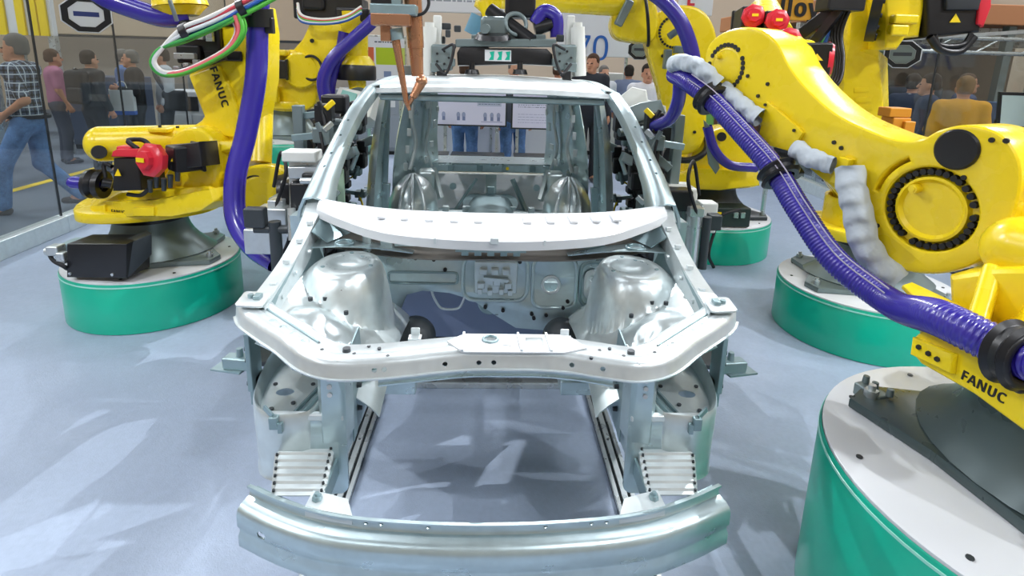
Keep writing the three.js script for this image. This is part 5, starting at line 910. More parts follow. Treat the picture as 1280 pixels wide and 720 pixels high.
// ---------------------------------------------------------------- displays and counters behind the car
const textLines = (g, x, y, w, n, dy, h, col = '#5b6482') => { g.fillStyle = col; for (let i = 0; i < n; i++) { let p = x; while (p < x + w) { const q = 6 + Math.floor(hash(i, Math.floor(p), 5) * 26); g.fillRect(p, y + i * dy, Math.min(q, x + w - p), h); p += q + 6; } } };
function wallBoard(label, uvL, uvR, yTop, yBot, z, tex, o = {}) {
  const a = onZ(uvL, (yTop + yBot) / 2, z), b = onZ(uvR, (yTop + yBot) / 2, z), top = onZ((uvL + uvR) / 2, yTop, z).y, bot = onZ((uvL + uvR) / 2, yBot, z).y;
  const w = b.x - a.x, h = top - bot, f = frame(V((a.x + b.x) / 2, (top + bot) / 2, z), V(0, 0, 1));
  const t = thing(o.name || 'display_board', label, o.cat || 'board', [f.O.x, bot, z], o.group);
  part(t, 'panel', [box(a.x - .02, b.x + .02, bot - .02, top + .02, z - .05, z - .002, .006)], o.frameMat || M.alu);
  printed(t, 'print', f, w, h, tex, { glow: o.glow, rough: .45 });
  if (o.legs !== false) { const fl = o.floor ?? 0; for (const x of [a.x + w * .12, b.x - w * .12]) part(t, 'stand_post', [bar([x, fl, z - .04], [x, bot, z - .04], .05, .04)], M.alu); part(t, 'stand_foot', [a.x + w * .12, b.x - w * .12].map(x => box(x - .04, x + .04, fl, fl + .02, z - .3, z + .2)), M.alu); }
  else if (o.hang !== false) part(t, 'hanger', [a.x + w * .1, b.x - w * .1].map(x => rod([x, top, z - .03], [x, HALL_Y, z - .03], .006, .006, 6)), M.darkGrey);
  return t;
}
const scr1 = ctex(512, 200, (g, w, h) => { g.fillStyle = '#c9cbe2'; g.fillRect(0, 0, w, h); textLines(g, 20, 20, 250, 3, 14, 3, '#b4b7d2'); g.fillStyle = '#a9b2ca'; g.fillRect(300, 18, 180, 66); textLines(g, 310, 26, 160, 5, 11, 4); for (const x of [50, 160, 200, 360, 410, 460]) { g.fillStyle = '#8f98b8'; g.beginPath(); g.ellipse(x, 140, 14, 18, 0, 0, 7); g.fill(); g.fillStyle = '#6f7aa0'; g.fillRect(x - 10, 150, 22, 24); } g.fillStyle = '#8b90b5'; g.fillRect(330, 178, 160, 4); });
const scr2 = ctex(320, 220, (g, w, h) => { g.fillStyle = '#c9cbe2'; g.fillRect(0, 0, w, h); textLines(g, 40, 30, 230, 5, 13, 4); textLines(g, 40, 130, 240, 4, 18, 3, '#8d93b6'); });
wallBoard('wide pale lilac display board with figures seen through the car rear window', 546, 632, 115, 156, -7.2, scr1, { cat: 'display', glow: .18, frameMat: M.darkGrey });
wallBoard('narrow pale lilac display board with text lines seen through the rear window', 641, 694, 118, 160, -7.2, scr2, { cat: 'display', glow: .18, frameMat: M.darkGrey });
{
  const t = thing('display_table', 'white counter behind the car carrying the beige control boxes', 'counter', [0, 0, -6.7]);
  part(t, 'top', box(-.95, 1.0, .40, .43, -6.45, -6.95, .006), M.offWhite);
  part(t, 'front_panel', box(-.93, .98, .02, .40, -6.5, -6.53), M.offWhite);
  part(t, 'leg', [box(-.93, -.87, 0, .40, -6.86, -6.92), box(.92, .98, 0, .40, -6.86, -6.92)], M.alu);
  const xs = [[-.75, -.50], [-.46, .16], [.28, .98]];
  xs.forEach(([a, b], i) => { const c = thing('control_unit', ['small beige control unit with an orange display on the rear counter', 'middle beige control unit with dials on the rear counter', 'long beige control unit with black keys on the rear counter'][i], 'control unit', [(a + b) / 2, .43, -6.6], 'control units on the rear counter');
    part(c, 'case', box(a, b, .43, .62, -6.5, -6.74, .01), new THREE.MeshPhysicalMaterial({ color: 0xc9c4ae, roughness: .5 }));
    part(c, 'top', box(a - .005, b + .005, .62, .632, -6.49, -6.75, .003), M.darkGrey);
    const n = Math.max(1, Math.round((b - a) / .2)); for (let k = 0; k < n; k++) { const x0 = a + .03 + k * (b - a - .03) / n, w = (b - a) / n - .05;
      part(c, 'window', box(x0, x0 + w, .47, .58, -6.499, -6.493, .003), M.ink);
      part(c, 'indicator', [box(x0 + w * .2, x0 + w * .7, .49, .53, -6.493, -6.488)], k % 2 === 0 && i < 2 ? new THREE.MeshPhysicalMaterial({ color: 0xe08a2a, roughness: .5 }) : M.alu); } });
}
{
  // white partition behind the displays
  const t = thing('stand_partition', 'low white partition behind the lilac display boards', 'partition', [0, 0, -8.3]);
  part(t, 'panel', [box(-1.2, -.02, .02, .95, -8.3, -8.34), box(.02, 1.2, .02, .95, -8.3, -8.34)], M.white);
  part(t, 'post', [box(-.02, .02, 0, 1.0, -8.29, -8.35), box(-1.24, -1.2, 0, 1.0, -8.29, -8.35), box(1.2, 1.24, 0, 1.0, -8.29, -8.35)], M.alu);
}
// posters, banners and signs
const poster = ctex(256, 300, (g, w, h) => { g.fillStyle = '#e2e4ee'; g.fillRect(0, 0, w, h); textLines(g, 80, 26, 120, 1, 10, 8, '#555c70'); g.fillStyle = '#d5653f'; g.fillRect(0, 62, 74, 100); g.fillStyle = '#b7cf2a'; g.fillRect(86, 62, 120, 100); g.fillStyle = '#c9d76a'; g.fillRect(216, 62, 40, 100); textLines(g, 12, 180, 60, 4, 12, 4, '#9aa3c2'); g.fillStyle = '#7f93bd'; g.fillRect(130, 200, 44, 34); textLines(g, 90, 250, 120, 3, 12, 4, '#9aa3c2'); });
wallBoard('white poster board with red and lime green squares behind the copper welding gun', 452, 506, 46, 110, -7.6, poster, { cat: 'poster' });
const banner = ctex(512, 160, (g, w, h) => { g.fillStyle = '#eceded'; g.fillRect(0, 0, w, h); g.fillStyle = '#8a8f98'; g.fillRect(250, 0, 3, h); g.fillStyle = '#33383f'; g.font = '26px sans-serif'; g.fillText('Technische Daten', 268, 60); g.fillText('Prozess für die Serie', 268, 128); textLines(g, 30, 40, 200, 3, 34, 8, '#9ea3ab'); });
wallBoard('large white hanging banner with two lines of dark text above the roof gripper', 528, 690, -30, 16, -11.5, banner, { name: 'hanging_banner', cat: 'banner', legs: false, frameMat: M.offWhite });
{
  const z = -10.2, t = thing('number_sign', 'white sign panel with a blue number 70', 'sign', [1.6, 1.7, z]);
  const f = frame(onZ(738, 50, z), V(0, 0, 1)), a = onZ(712, 36, z), b = onZ(770, 68, z);
  part(t, 'panel', box(a.x - .2, b.x + .3, b.y - .05, a.y + .35, z - .06, z - .003, .01), M.white);
  const q = inFrame(f, 719, 67); part(t, 'number', letters('70', f, q[0] - .04, q[1] - .1, .42, 0, .012, 'regular'), new THREE.MeshPhysicalMaterial({ color: 0x1f5fb0, roughness: .4 }), 'blue digits 70');
  part(t, 'post', [rod([a.x - .1, 0, z - .06], [a.x - .1, b.y, z - .06], .03), rod([b.x + .2, 0, z - .06], [b.x + .2, b.y, z - .06], .03)], M.alu);
}
{
  const z = -11, t = thing('logo_sign', 'white box sign with a red letter F above the yellow elbow', 'sign', [3.2, 2.4, z]);
  const f = frame(onZ(872, 5, z), V(0, 0, 1)), a = onZ(854, -20, z), b = onZ(890, 20, z);
  part(t, 'box', box(a.x, b.x, b.y, a.y, z - .2, z - .004, .01), M.white);
  const q = inFrame(f, 856, 14); part(t, 'letter', letters('F', f, q[0], q[1], .26, 0, .01), M.red, 'bold red letter');
  part(t, 'hanger', [rod([a.x + .1, a.y, z - .1], [a.x + .1, HALL_Y, z - .1], .008), rod([b.x - .1, a.y, z - .1], [b.x - .1, HALL_Y, z - .1], .008)], M.darkGrey);
}
{
  const z = -5.6, t = thing('script_sign', 'orange yellow sign with black lettering behind the red motor caps', 'sign', [2.9, 1.9, z]);
  const f = frame(onZ(985, 8, z), V(0, 0, 1)), a = onZ(968, -25, z), b = onZ(1014, 26, z);
  part(t, 'panel', box(a.x, b.x, b.y, a.y, z - .05, z - .003, .008), new THREE.MeshPhysicalMaterial({ color: 0xe3a52a, roughness: .5 }));
  const q = inFrame(f, 972, 20); part(t, 'lettering', letters('lloy', f, q[0], q[1], .17, 0, .008), M.ink);
  part(t, 'post', [rod([(a.x + b.x) / 2, 0, z - .05], [(a.x + b.x) / 2, b.y, z - .05], .025)], M.alu);
}
// octagonal emblem signs
function octagon(u, v, z, r, label, dark) {
  const c = onZ(u, v, z), n = EYEPOS.clone().sub(c).setY(0).normalize(), f = frame(c, n), t = thing('octagon_sign', label, 'sign', [c.x, c.y - r, z], 'octagonal hanging signs');
  const oct = k => Array.from({ length: 8 }, (_, i) => [r * k * 1.1 * Math.cos((i + .5) * Math.PI / 4), r * k * .92 * Math.sin((i + .5) * Math.PI / 4)]);
  part(t, 'plate', extrude(shapeOf(oct(1)), .02, .003, f.m), M.white);
  part(t, 'dark_ring', extrude(shapeOf(oct(.94), [oct(.68).reverse()]), .004, 0, frame(fromFrame(f, 0, 0, .004), n).m), M.ink);
  part(t, 'field', extrude(shapeOf(oct(.66)), .003, 0, frame(fromFrame(f, 0, 0, .0035), n).m), dark ? M.castGrey : M.white);
  part(t, 'word_bar', extrude(shapeOf([[-r * .5, -r * .1], [r * .5, -r * .1], [r * .5, r * .12], [-r * .5, r * .12]]), .003, 0, frame(fromFrame(f, 0, 0, .005), n).m), new THREE.MeshPhysicalMaterial({ color: dark ? 0x3a4048 : 0x2b3a78, roughness: .5 }));
  part(t, 'cord', [rod(c.clone().add(V(0, r * .9, 0)), V(c.x, HALL_Y, c.z), .004, .004, 6)], M.ink);
}
octagon(108, 18, -5.2, .18, 'octagonal white emblem sign with black ring above the dark backpack visitor');
octagon(800, 62, -7.8, .16, 'octagonal emblem sign above the man in the white shirt', true);
octagon(1128, 68, -5.4, .15, 'octagonal grey emblem sign beside the large black motor', true);

// booths behind the glass
{
  const t = thing('exhibit_booth', 'beige booth with dark cabinets behind the visitors past the glass', 'booth', [-7.5, 0, -12.4]);
  part(t, 'fascia', box(-9.9, -2.9, 2.0, 3.4, -12.3, -12.6, .02), new THREE.MeshPhysicalMaterial({ color: 0xc9b79f, roughness: .8 }));
  part(t, 'back_wall', box(-9.9, -2.9, -.03, 2.0, -13.6, -13.7), new THREE.MeshPhysicalMaterial({ color: 0xb5aea4, roughness: .8 }));
  part(t, 'post', [-9.8, -6.4, -3.0].map(x => box(x - .05, x + .05, -.03, 2.0, -12.4, -12.5)), M.alu);
  part(t, 'fascia_edge', box(-9.9, -2.9, 1.96, 2.0, -12.28, -12.62), M.darkGrey);
}
const boothGoods = [
  ['machine_cabinet', 'dark blue machine cabinet behind the dark backpack visitor', -6.9, -10.6, 1.1, 1.25, .7, 0x3c4a63], ['machine_cabinet', 'white machine cabinet with low top behind the man in black jacket', -5.2, -10.4, 1.2, 1.05, .7, 0xc7cbd0],
  ['machine_cabinet', 'light blue lit machine cabinet behind the checked shirt man', -8.2, -8.6, 1.0, 1.62, .6, 0x4f92c4], ['machine_cabinet', 'black machine cabinet near the tall green pedestal', -3.6, -10.8, 1.1, 1.3, .7, 0x33363b],
  ['machine_cabinet', 'grey machine cabinet with long top left of the poster board', -2.2, -10.6, 1.2, 1.15, .7, 0x8c949b],
  ['machine_cabinet', 'brown wooden cabinet on the far side of the emblem sign', 4.6, -11.6, 1.6, 1.55, .8, 0x7d5b46], ['machine_cabinet', 'white cabinet behind the man in the dark suit', 1.9, -11.2, 1.3, 1.55, .7, 0xd5d5d2],
  ['machine_cabinet', 'green machine cabinet between the rear right robots', 3.3, -9.6, .8, 2.1, .7, 0x79b45a], ['machine_cabinet', 'blue machine cabinet behind the person in the yellow jacket', 7.6, -7.4, 1.3, 1.35, .8, 0x48688f], ['machine_cabinet', 'dark machine cabinet behind the person in the dark suit past the right glass', 6.6, -9.4, 1.4, 1.5, .8, 0x3d4044],
];
for (const [nm, label, x, z, w, h, d, col] of boothGoods) {
  const t = thing(nm, label, 'cabinet', [x, -.03, z], 'cabinets in the far booths'); const m = new THREE.MeshPhysicalMaterial({ color: col, roughness: .5 });
  part(t, 'body', box(x - w / 2, x + w / 2, .05, h, z - d / 2, z + d / 2, .02), m);
  part(t, 'plinth', box(x - w / 2 + .03, x + w / 2 - .03, -.03, .05, z - d / 2 + .03, z + d / 2 - .03), M.black);
  for (const s of [-1, 1]) { const dr = part(t, 'door', box(x + (s < 0 ? -w / 2 + .03 : .01), x + (s < 0 ? -.01 : w / 2 - .03), .12, h * .62, z + d / 2, z + d / 2 + .018, .006), m); part(dr, 'handle', box(x + s * .05 - .012, x + s * .05 + .012, h * .36, h * .5, z + d / 2 + .018, z + d / 2 + .04, .004), M.alu); }
  part(t, 'screen', box(x - w * .32, x + w * .1, h * .68, h * .92, z + d / 2, z + d / 2 + .012, .004), M.black);
  part(t, 'label_plate', box(x + w * .18, x + w * .4, h * .74, h * .84, z + d / 2, z + d / 2 + .008), M.offWhite);
}
{
  // pale facade with yellow uprights on the far left, tan soffit on the right
  const t = thing('booth_facade', 'white booth facade with yellow uprights above the walking man', 'booth', [-7.6, 0, -9.2]);
  const z = -9.6, a = onZ(-30, 8, z), b = onZ(62, 8, z);
  part(t, 'panel', box(a.x, b.x, 1.9, 3.2, z - .1, z, .01), M.white);
  part(t, 'upright', [2, 26, 42, 54].map(u => { const p = onZ(u, 15, z); return box(p.x - .06, p.x + .06, 1.9, 3.2, z, z + .04); }), M.warn);
  part(t, 'leg', [box(a.x, a.x + .1, -.03, 1.9, z - .1, z), box(b.x - .1, b.x, -.03, 1.9, z - .1, z)], M.alu);
  const s = thing('booth_soffit', 'brown wooden soffit with beams over the stand past the right glass', 'booth', [7.5, 0, -9.5]);
  part(s, 'soffit', box(4.9, 11.5, 2.45, 2.75, -8.6, -12.5, .02), new THREE.MeshPhysicalMaterial({ color: 0xb07a52, roughness: .7 }));
  part(s, 'beam', [-9.2, -10.2, -11.2].map(zz => box(4.9, 11.5, 2.25, 2.45, zz, zz - .12)), M.alu);
  part(s, 'truss_tube', [rod([4.85, 2.02, -8.2], [11.5, 2.02, -8.2], .03)], M.alu); part(s, 'truss_tube', [rod([4.85, 2.22, -8.2], [11.5, 2.22, -8.2], .03)], M.alu); for (let k = 0; k < 9; k++) part(s, 'truss_brace', [rod([4.9 + k * .7, 2.02, -8.2], [5.25 + k * .7, 2.22, -8.2], .015)], M.alu); for (const x of [4.9, 7.9, 11.4]) part(s, 'truss_leg', [rod([x, -.03, -8.2], [x, 2.25, -8.2], .03)], M.alu);
  part(s, 'post', [[5.0, -8.8], [8, -8.8], [11.3, -8.8]].map(([x, zz]) => box(x - .06, x + .06, -.03, 2.45, zz - .06, zz + .06)), M.castGrey);
  part(s, 'back_wall', box(4.9, 11.5, -.03, 2.3, -12.4, -12.5), new THREE.MeshPhysicalMaterial({ color: 0xa79f95, roughness: .8 }));
}
{
  // truss lamp shade seen behind the gripper
  const z = -9, t = thing('pendant_shade', 'pale blue cylindrical pendant lamp shade behind the gripper frame', 'lamp shade', [.0, 1.9, z]);
  const a = onZ(602, 22, z), b = onZ(592, 44, z);
  part(t, 'shade', rod(b, a, .16, .17, 28), new THREE.MeshPhysicalMaterial({ color: 0x6da5c0, roughness: .6 }));
  part(t, 'cord', rod(a, V(a.x, HALL_Y, z), .006, .006, 6), M.ink);
  const m = thing('tablet_screen', 'pale teal screen on a black post by the visitors past the right glass', 'screen', [4.25, 0, -4.6]);
  const f = frame(onZ(1258, 135, -4.5), V(-.4, 0, 1));
  part(m, 'case', slab(f, [[1250, 115], [1292, 116], [1290, 162], [1246, 160]], .04, .004), M.black);
  part(m, 'glass', slab(frame(fromFrame(f, 0, 0, .002), f.ez), [[1253, 119], [1290, 120], [1288, 158], [1250, 157]], .004, 0), new THREE.MeshPhysicalMaterial({ color: 0xb9cccb, roughness: .25 }));
  part(m, 'post', [rod([f.O.x, 0, f.O.z - .05], [f.O.x, f.O.y - .1, f.O.z - .05], .025), cbox([f.O.x, .012, f.O.z - .05], .3, .024, .3, .006)], M.black);
}

// ---------------------------------------------------------------- people
function netMesh(prims, cell, k = .03, clip = null) {   // surface nets over joined tapered capsules
  const mn = V(1e9, 1e9, 1e9), mx = V(-1e9, -1e9, -1e9);
  for (const q of prims) for (const [p, r] of [[q.a, q.ra], [q.b, q.rb]]) { mn.min(V(p.x - r, p.y - r, p.z - r)); mx.max(V(p.x + r, p.y + r, p.z + r)); }
  mn.subScalar(cell * 2.5); mx.addScalar(cell * 2.5);
  const nx = Math.ceil((mx.x - mn.x) / cell) + 1, ny = Math.ceil((mx.y - mn.y) / cell) + 1, nz = Math.ceil((mx.z - mn.z) / cell) + 1;
  const F = new Float32Array(nx * ny * nz);
  const Q = prims.map(q => { const ab = q.b.clone().sub(q.a); return { ...q, ab, l2: Math.max(ab.lengthSq(), 1e-9), sx: q.s ? q.s[0] : 1, sz: q.s ? q.s[1] : 1 }; });
  let i = 0;
  for (let z = 0; z < nz; z++) for (let y = 0; y < ny; y++) for (let x = 0; x < nx; x++, i++) {
    const px = mn.x + x * cell, py = mn.y + y * cell, pz = mn.z + z * cell; let d = 1e3;
    for (const q of Q) {
      const dx = px - q.a.x, dy = py - q.a.y, dz = pz - q.a.z, t = Math.max(0, Math.min(1, (dx * q.ab.x + dy * q.ab.y + dz * q.ab.z) / q.l2));
      const ex = (dx - t * q.ab.x) / q.sx, ey = dy - t * q.ab.y, ez = (dz - t * q.ab.z) / q.sz;
      const e = (Math.sqrt(ex * ex + ey * ey + ez * ez) - (q.ra + (q.rb - q.ra) * t)) * Math.min(q.sx, q.sz, 1);
      if (e > d + k) continue; const h = Math.max(0, k - Math.abs(d - e)) / k; d = Math.min(d, e) - h * h * k * .25;
    }
    if (clip) d = Math.max(d, clip(px, py, pz));
    F[i] = d;
  }
  const idx = new Int32Array(nx * ny * nz).fill(-1), pos = [], tris = [], at = (x, y, z) => (z * ny + y) * nx + x;
  for (let z = 0; z < nz - 1; z++) for (let y = 0; y < ny - 1; y++) for (let x = 0; x < nx - 1; x++) {
    let m = 0, sx = 0, sy = 0, sz = 0, c = 0; const v = [];
    for (let j = 0; j < 8; j++) { const f = F[at(x + (j & 1), y + (j >> 1 & 1), z + (j >> 2))]; v.push(f); if (f < 0) m |= 1 << j; }
    if (m === 0 || m === 255) continue;
    for (let a = 0; a < 8; a++) for (const b of [a ^ 1, a ^ 2, a ^ 4]) if (b > a && (v[a] < 0) !== (v[b] < 0)) { const t = v[a] / (v[a] - v[b]); sx += (a & 1) + ((b & 1) - (a & 1)) * t; sy += (a >> 1 & 1) + ((b >> 1 & 1) - (a >> 1 & 1)) * t; sz += (a >> 2) + ((b >> 2) - (a >> 2)) * t; c++; }
    idx[at(x, y, z)] = pos.length / 3; pos.push(mn.x + (x + sx / c) * cell, mn.y + (y + sy / c) * cell, mn.z + (z + sz / c) * cell);
  }
  for (let z = 1; z < nz - 1; z++) for (let y = 1; y < ny - 1; y++) for (let x = 1; x < nx - 1; x++) {
    const s = F[at(x, y, z)] < 0;
    const edge = (e, o1, o2) => { if (s === (F[e] < 0)) return; const a = idx[at(x, y, z)], b = idx[o1], c = idx[o2[0]], d = idx[o2[1]]; if (a < 0 || b < 0 || c < 0 || d < 0) return; if (s) tris.push(a, b, c, a, c, d); else tris.push(a, c, b, a, d, c); };
    edge(at(x + 1, y, z), at(x, y - 1, z), [at(x, y - 1, z - 1), at(x, y, z - 1)]);
    edge(at(x, y + 1, z), at(x, y, z - 1), [at(x - 1, y, z - 1), at(x - 1, y, z)]);
    edge(at(x, y, z + 1), at(x - 1, y, z), [at(x - 1, y - 1, z), at(x, y - 1, z)]);
  }
  const g = new THREE.BufferGeometry(); g.setAttribute('position', new THREE.Float32BufferAttribute(pos, 3)); g.setIndex(tris); g.computeVertexNormals(); return g;
}
const skinTones = [0xc58f72, 0xb98468, 0xd0a084].map(c => new THREE.MeshPhysicalMaterial({ color: c, roughness: .6 }));
const checkTex = noiseTex(256, (x, y) => { const a = Math.floor(x * 16) % 4, b = Math.floor(y * 16) % 4; let c = [.33, .38, .46]; if (a === 0) c = c.map(v => v * .5); if (b === 0) c = c.map(v => v * .55); if (Math.floor(x * 32) % 8 === 5 || Math.floor(y * 32) % 8 === 5) c = [.78, .82, .86]; return c; }, 3, true);
const denimTex = noiseTex(256, (x, y) => { const v = .45 + .35 * fbm(x, y, 6, 61) + .12 * vnoise(x * 128, y * 128, 128, 62); return [v * .52, v * .72, v]; }, 2, true);
const cloth = hex => new THREE.MeshPhysicalMaterial({ color: hex, roughness: .9, bumpMap: metalBump, bumpScale: .004 });
const checkShirt = new THREE.MeshPhysicalMaterial({ map: checkTex, roughness: .9 }), denim = new THREE.MeshPhysicalMaterial({ map: denimTex, roughness: .9 });

// o: at, turn (0 faces +z), h, pose {walk, armL, armR: [elbow, hand] in body coordinates}, clothing materials
function person(label, o) {
  const t = thing('person', label, 'person', [o.at[0], o.at[1] < -10.2 || o.at[0] < -4.12 || o.at[0] > 5.3 ? -.03 : 0, o.at[1]]); t.rotation.y = o.turn || 0;
  origin.set(t, V(0, 0, 0)); const k = (o.h || 1.75) / 1.75, cell = o.cell || .016;
  const P = (x, y, z) => V(x * k, y * k, z * k), walk = o.walk || 0, lean = o.lean || 0;
  const L = (x, y, z) => P(x, y, z + lean * Math.max(0, y - .95) * .6);
  const hd = o.head || [0, 0];   // turn, nod of the head
  const HC = L(0, 1.62, .03), hx = Math.sin(hd[0]), hz = Math.cos(hd[0]);
  const hp = (s, y, f) => V(HC.x + (s * hz + f * hx) * k, HC.y + (y - hd[1] * f) * k, HC.z + (f * hz - s * hx) * k);
  const armsD = { L: [[.25, 1.16, -.02], [.25, .92, .08]], R: [[-.25, 1.16, -.02], [-.25, .92, .08]] };
  const sh = { L: L(.185, 1.42, 0), R: L(-.185, 1.42, 0) }, el = {}, ha = {};
  for (const s of ['L', 'R']) { const q = (o.arms || {})[s] || armsD[s]; el[s] = L(...q[0]); ha[s] = L(...q[1]); }
  const foot = { L: P(.10, .06, .02 + walk * .30), R: P(-.10, .06 + Math.abs(walk) * .06, .02 - walk * .36) }, knee = { L: P(.10, .5, .05 + walk * .2), R: P(-.10, .49, .05 - walk * .06) }, hip = { L: P(.10, .92, 0), R: P(-.10, .92, 0) };
  const C = (a, b, ra, rb, s) => ({ a, b, ra: ra * k, rb: rb * k, s });
  // bare body, one surface
  const limbs = []; for (const s of ['L', 'R']) limbs.push(C(sh[s], el[s], .05, .04), C(el[s], ha[s], .041, .028), C(hip[s], knee[s], .08, .052), C(knee[s], foot[s], .054, .036), C(foot[s], foot[s].clone().add(P(0, -.03, .13)), .04, .03));
  const trunk = [C(L(0, 1.36, 0), L(0, 1.08, .01), .135, .12, [1.2, .82]), C(L(0, 1.08, .01), P(0, .95, 0), .12, .13, [1.2, .85]), C(sh.L, sh.R, .06, .06), C(L(0, 1.42, 0), hp(0, -.09, -.01), .062, .055)];
  const headP = [C(hp(0, .04, -.015), hp(0, -.02, .0), .088, .078, [.9, 1.06]), C(hp(0, -.05, .03), hp(0, -.085, .055), .055, .04), C(hp(0, .01, .085), hp(0, -.022, .105), .012, .016), C(hp(.078, 0, -.01), hp(.08, -.03, -.01), .014, .011), C(hp(-.078, 0, -.01), hp(-.08, -.03, -.01), .014, .011)];
  const geos = [netMesh([...limbs, ...trunk], cell, .04), netMesh([...headP, C(hp(0, -.09, -.01), hp(0, -.13, -.015), .055, .056)], o.near ? .006 : .011, .02)];
  for (const s of ['L', 'R']) {   // hand: palm, four unequal fingers, thumb
    const d = ha[s].clone().sub(el[s]).normalize(), side = V(s === 'L' ? 1 : -1, 0, 0), acr = d.clone().cross(side).normalize(), inn = side.clone().negate();
    const g = (f, a, i) => ha[s].clone().addScaledVector(d, f * k).addScaledVector(acr, a * k).addScaledVector(inn, i * k), hpz = [C(g(-.02, 0, 0), g(.06, 0, 0), .03, .034, [.7, 1])];
    [[-.030, .055], [-.011, .07], [.010, .066], [.029, .05]].forEach(([a, len]) => hpz.push(C(g(.07, a, 0), g(.07 + len * .55, a, .012), .010, .009), C(g(.07 + len * .55, a, .012), g(.07 + len * .75, a, .03 + len * .2), .009, .0075)));
    hpz.push(C(g(.01, .025, .005), g(.05, .055, .02), .012, .010), C(g(.05, .055, .02), g(.08, .06, .032), .010, .008));
    geos.push(netMesh(hpz, o.near ? .006 : .009, .012));
  }
  part(t, 'body', geos, o.skin || skinTones[0]);
  const g = .014;
  const wear = [C(L(0, 1.37, 0), L(0, 1.05, .012), .15, .142, [1.2, .85]), C(L(0, 1.05, .012), L(0, .97, .01), .142, .146, [1.2, .88]), C(sh.L, sh.R, .075, .075)];
  for (const s of ['L', 'R']) { wear.push(C(sh[s], o.longSleeve ? el[s] : sh[s].clone().lerp(el[s], .85), .068, .06)); if (o.longSleeve) wear.push(C(el[s], el[s].clone().lerp(ha[s], .88), .058, .045)); }
  part(t, 'shirt', [netMesh(wear, cell, .04)], o.top);
  if (o.collar) part(t, 'collar', [torus(L(0, 1.475, .005), V(0, 1, .3), .062 * k, .014 * k, 20)], o.collar);
  const leg = []; for (const s of ['L', 'R']) leg.push(C(hip[s], knee[s], .098, .075), C(knee[s], foot[s].clone().add(P(0, .03, -.01)), .073, .062)); leg.push(C(P(0, .99, .005), P(0, .93, 0), .13, .14, [1.2, .88]));
  part(t, 'trousers', [netMesh(leg, cell, .035)], o.legs);
  for (const s of ['L', 'R']) part(t, 'shoe', [netMesh([C(foot[s].clone().add(P(0, -.02, -.03)), foot[s].clone().add(P(0, -.028, .15)), .046, .034)], .012, .02)], o.shoe || M.black);
  part(t, 'hair', [netMesh([C(hp(0, .055, -.025), hp(0, .0, -.035), .094, .086, [.92, 1.05])], o.near ? .007 : .011, .02, (x, y, z) => { const p = V(x, y, z).sub(HC); const f = p.x * hx + p.z * hz; return Math.min(f - .035 * k, .2) > 0 ? Math.min(f - .035 * k, (.075 * k - (p.y + hd[1] * f)) * 1) : (-.055 * k - p.y); })], o.hair);
  part(t, 'eye', [hp(.032, .01, .082), hp(-.032, .01, .082)].map(p => ball(p, .011 * k, 1, .7, 1, 8)), M.ink);
  part(t, 'mouth', [bar(hp(-.022, -.06, .088), hp(.022, -.06, .088), .008 * k, .007 * k)], new THREE.MeshPhysicalMaterial({ color: 0x8f4b45, roughness: .6 }));
  t.children.forEach(c => {}); return { t, L, P, ha, sh, k };
}
const darkHair = cloth(0x2b231e), greyHair = cloth(0x6d6a66), brownHair = cloth(0x4a3526), fairHair = cloth(0x80633f);
{
  // the man walking past the glass
  const p = person('man in checked short sleeved shirt and blue jeans walking behind the glass', { at: [-4.86, -6.12], turn: -1.35, h: 1.86, walk: .9, near: true, head: [.1, .05], arms: { L: [[.27, 1.15, -.12], [.20, 1.0, .10]], R: [[-.26, 1.16, .06], [-.22, 1.0, .26]] }, top: checkShirt, legs: denim, hair: greyHair, shoe: cloth(0x4a4238), collar: checkShirt });
  part(p.t, 'belt', [lathe([[.165 * p.k, 0], [.178 * p.k, .005], [.178 * p.k, .035], [.165 * p.k, .04]], V(0, .955 * p.k, 0), V(0, 1, 0), 28)], M.ink);
}
person('person in dark coat with a black backpack standing behind the glass', { at: [-5.6, -8.21], turn: 2.7, h: 1.72, top: cloth(0x23282e), longSleeve: true, legs: cloth(0x2a2d33), hair: darkHair, cell: .02 });
{
  const b = thing('backpack', 'black backpack worn by the person in the dark coat', 'backpack', [-5.650, .95, -8.030]);
  part(b, 'bag', [cbox([-5.660, 1.2, -8.030], .32, .46, .18, .07, -.35)], cloth(0x1d2126)); part(b, 'pocket', [cbox([-5.640, 1.1, -7.930], .24, .2, .06, .03, -.35)], cloth(0x262b31)); part(b, 'strap', [tube([[-5.760, 1.36, -8.090], [-5.780, 1.44, -8.190], [-5.760, 1.36, -8.290]], .018, 16, 8), tube([[-5.540, 1.36, -8.070], [-5.500, 1.44, -8.170], [-5.480, 1.36, -8.270]], .018, 16, 8)], M.black);
}
person('man with glasses in a black jacket behind the glass beside the strap bag man', { at: [-5.35, -8.79], turn: -1.2, h: 1.74, top: cloth(0x1c1d21), longSleeve: true, legs: cloth(0x25272c), hair: greyHair, cell: .02, arms: { L: [[.26, 1.15, -.04], [.27, 1.2, .16]], R: [[-.25, 1.16, .06], [-.12, 1.08, .3]] } });
{ const b = thing('paper_bag', 'white paper bag with blue base carried behind the glass', 'bag', [-5.370, .62, -8.500]); part(b, 'bag', [cbox([-5.370, .98, -8.500], .3, .34, .1, .006, .2)], M.white); part(b, 'blue_base', [cbox([-5.370, .82, -8.500], .304, .06, .104, .006, .2)], cloth(0x3a68c8)); part(b, 'handle', [tube([[-5.450, 1.15, -8.500], [-5.410, 1.26, -8.500], [-5.330, 1.26, -8.500], [-5.290, 1.15, -8.500]], .006, 16, 6)], M.offWhite); }
person('dark haired man in a pale shirt with a bag strap behind the glass', { at: [-5.1, -9.15], turn: -1.0, h: 1.78, top: cloth(0xb9bec6), legs: cloth(0x2f343d), hair: darkHair, skin: skinTones[1], cell: .02, longSleeve: true });
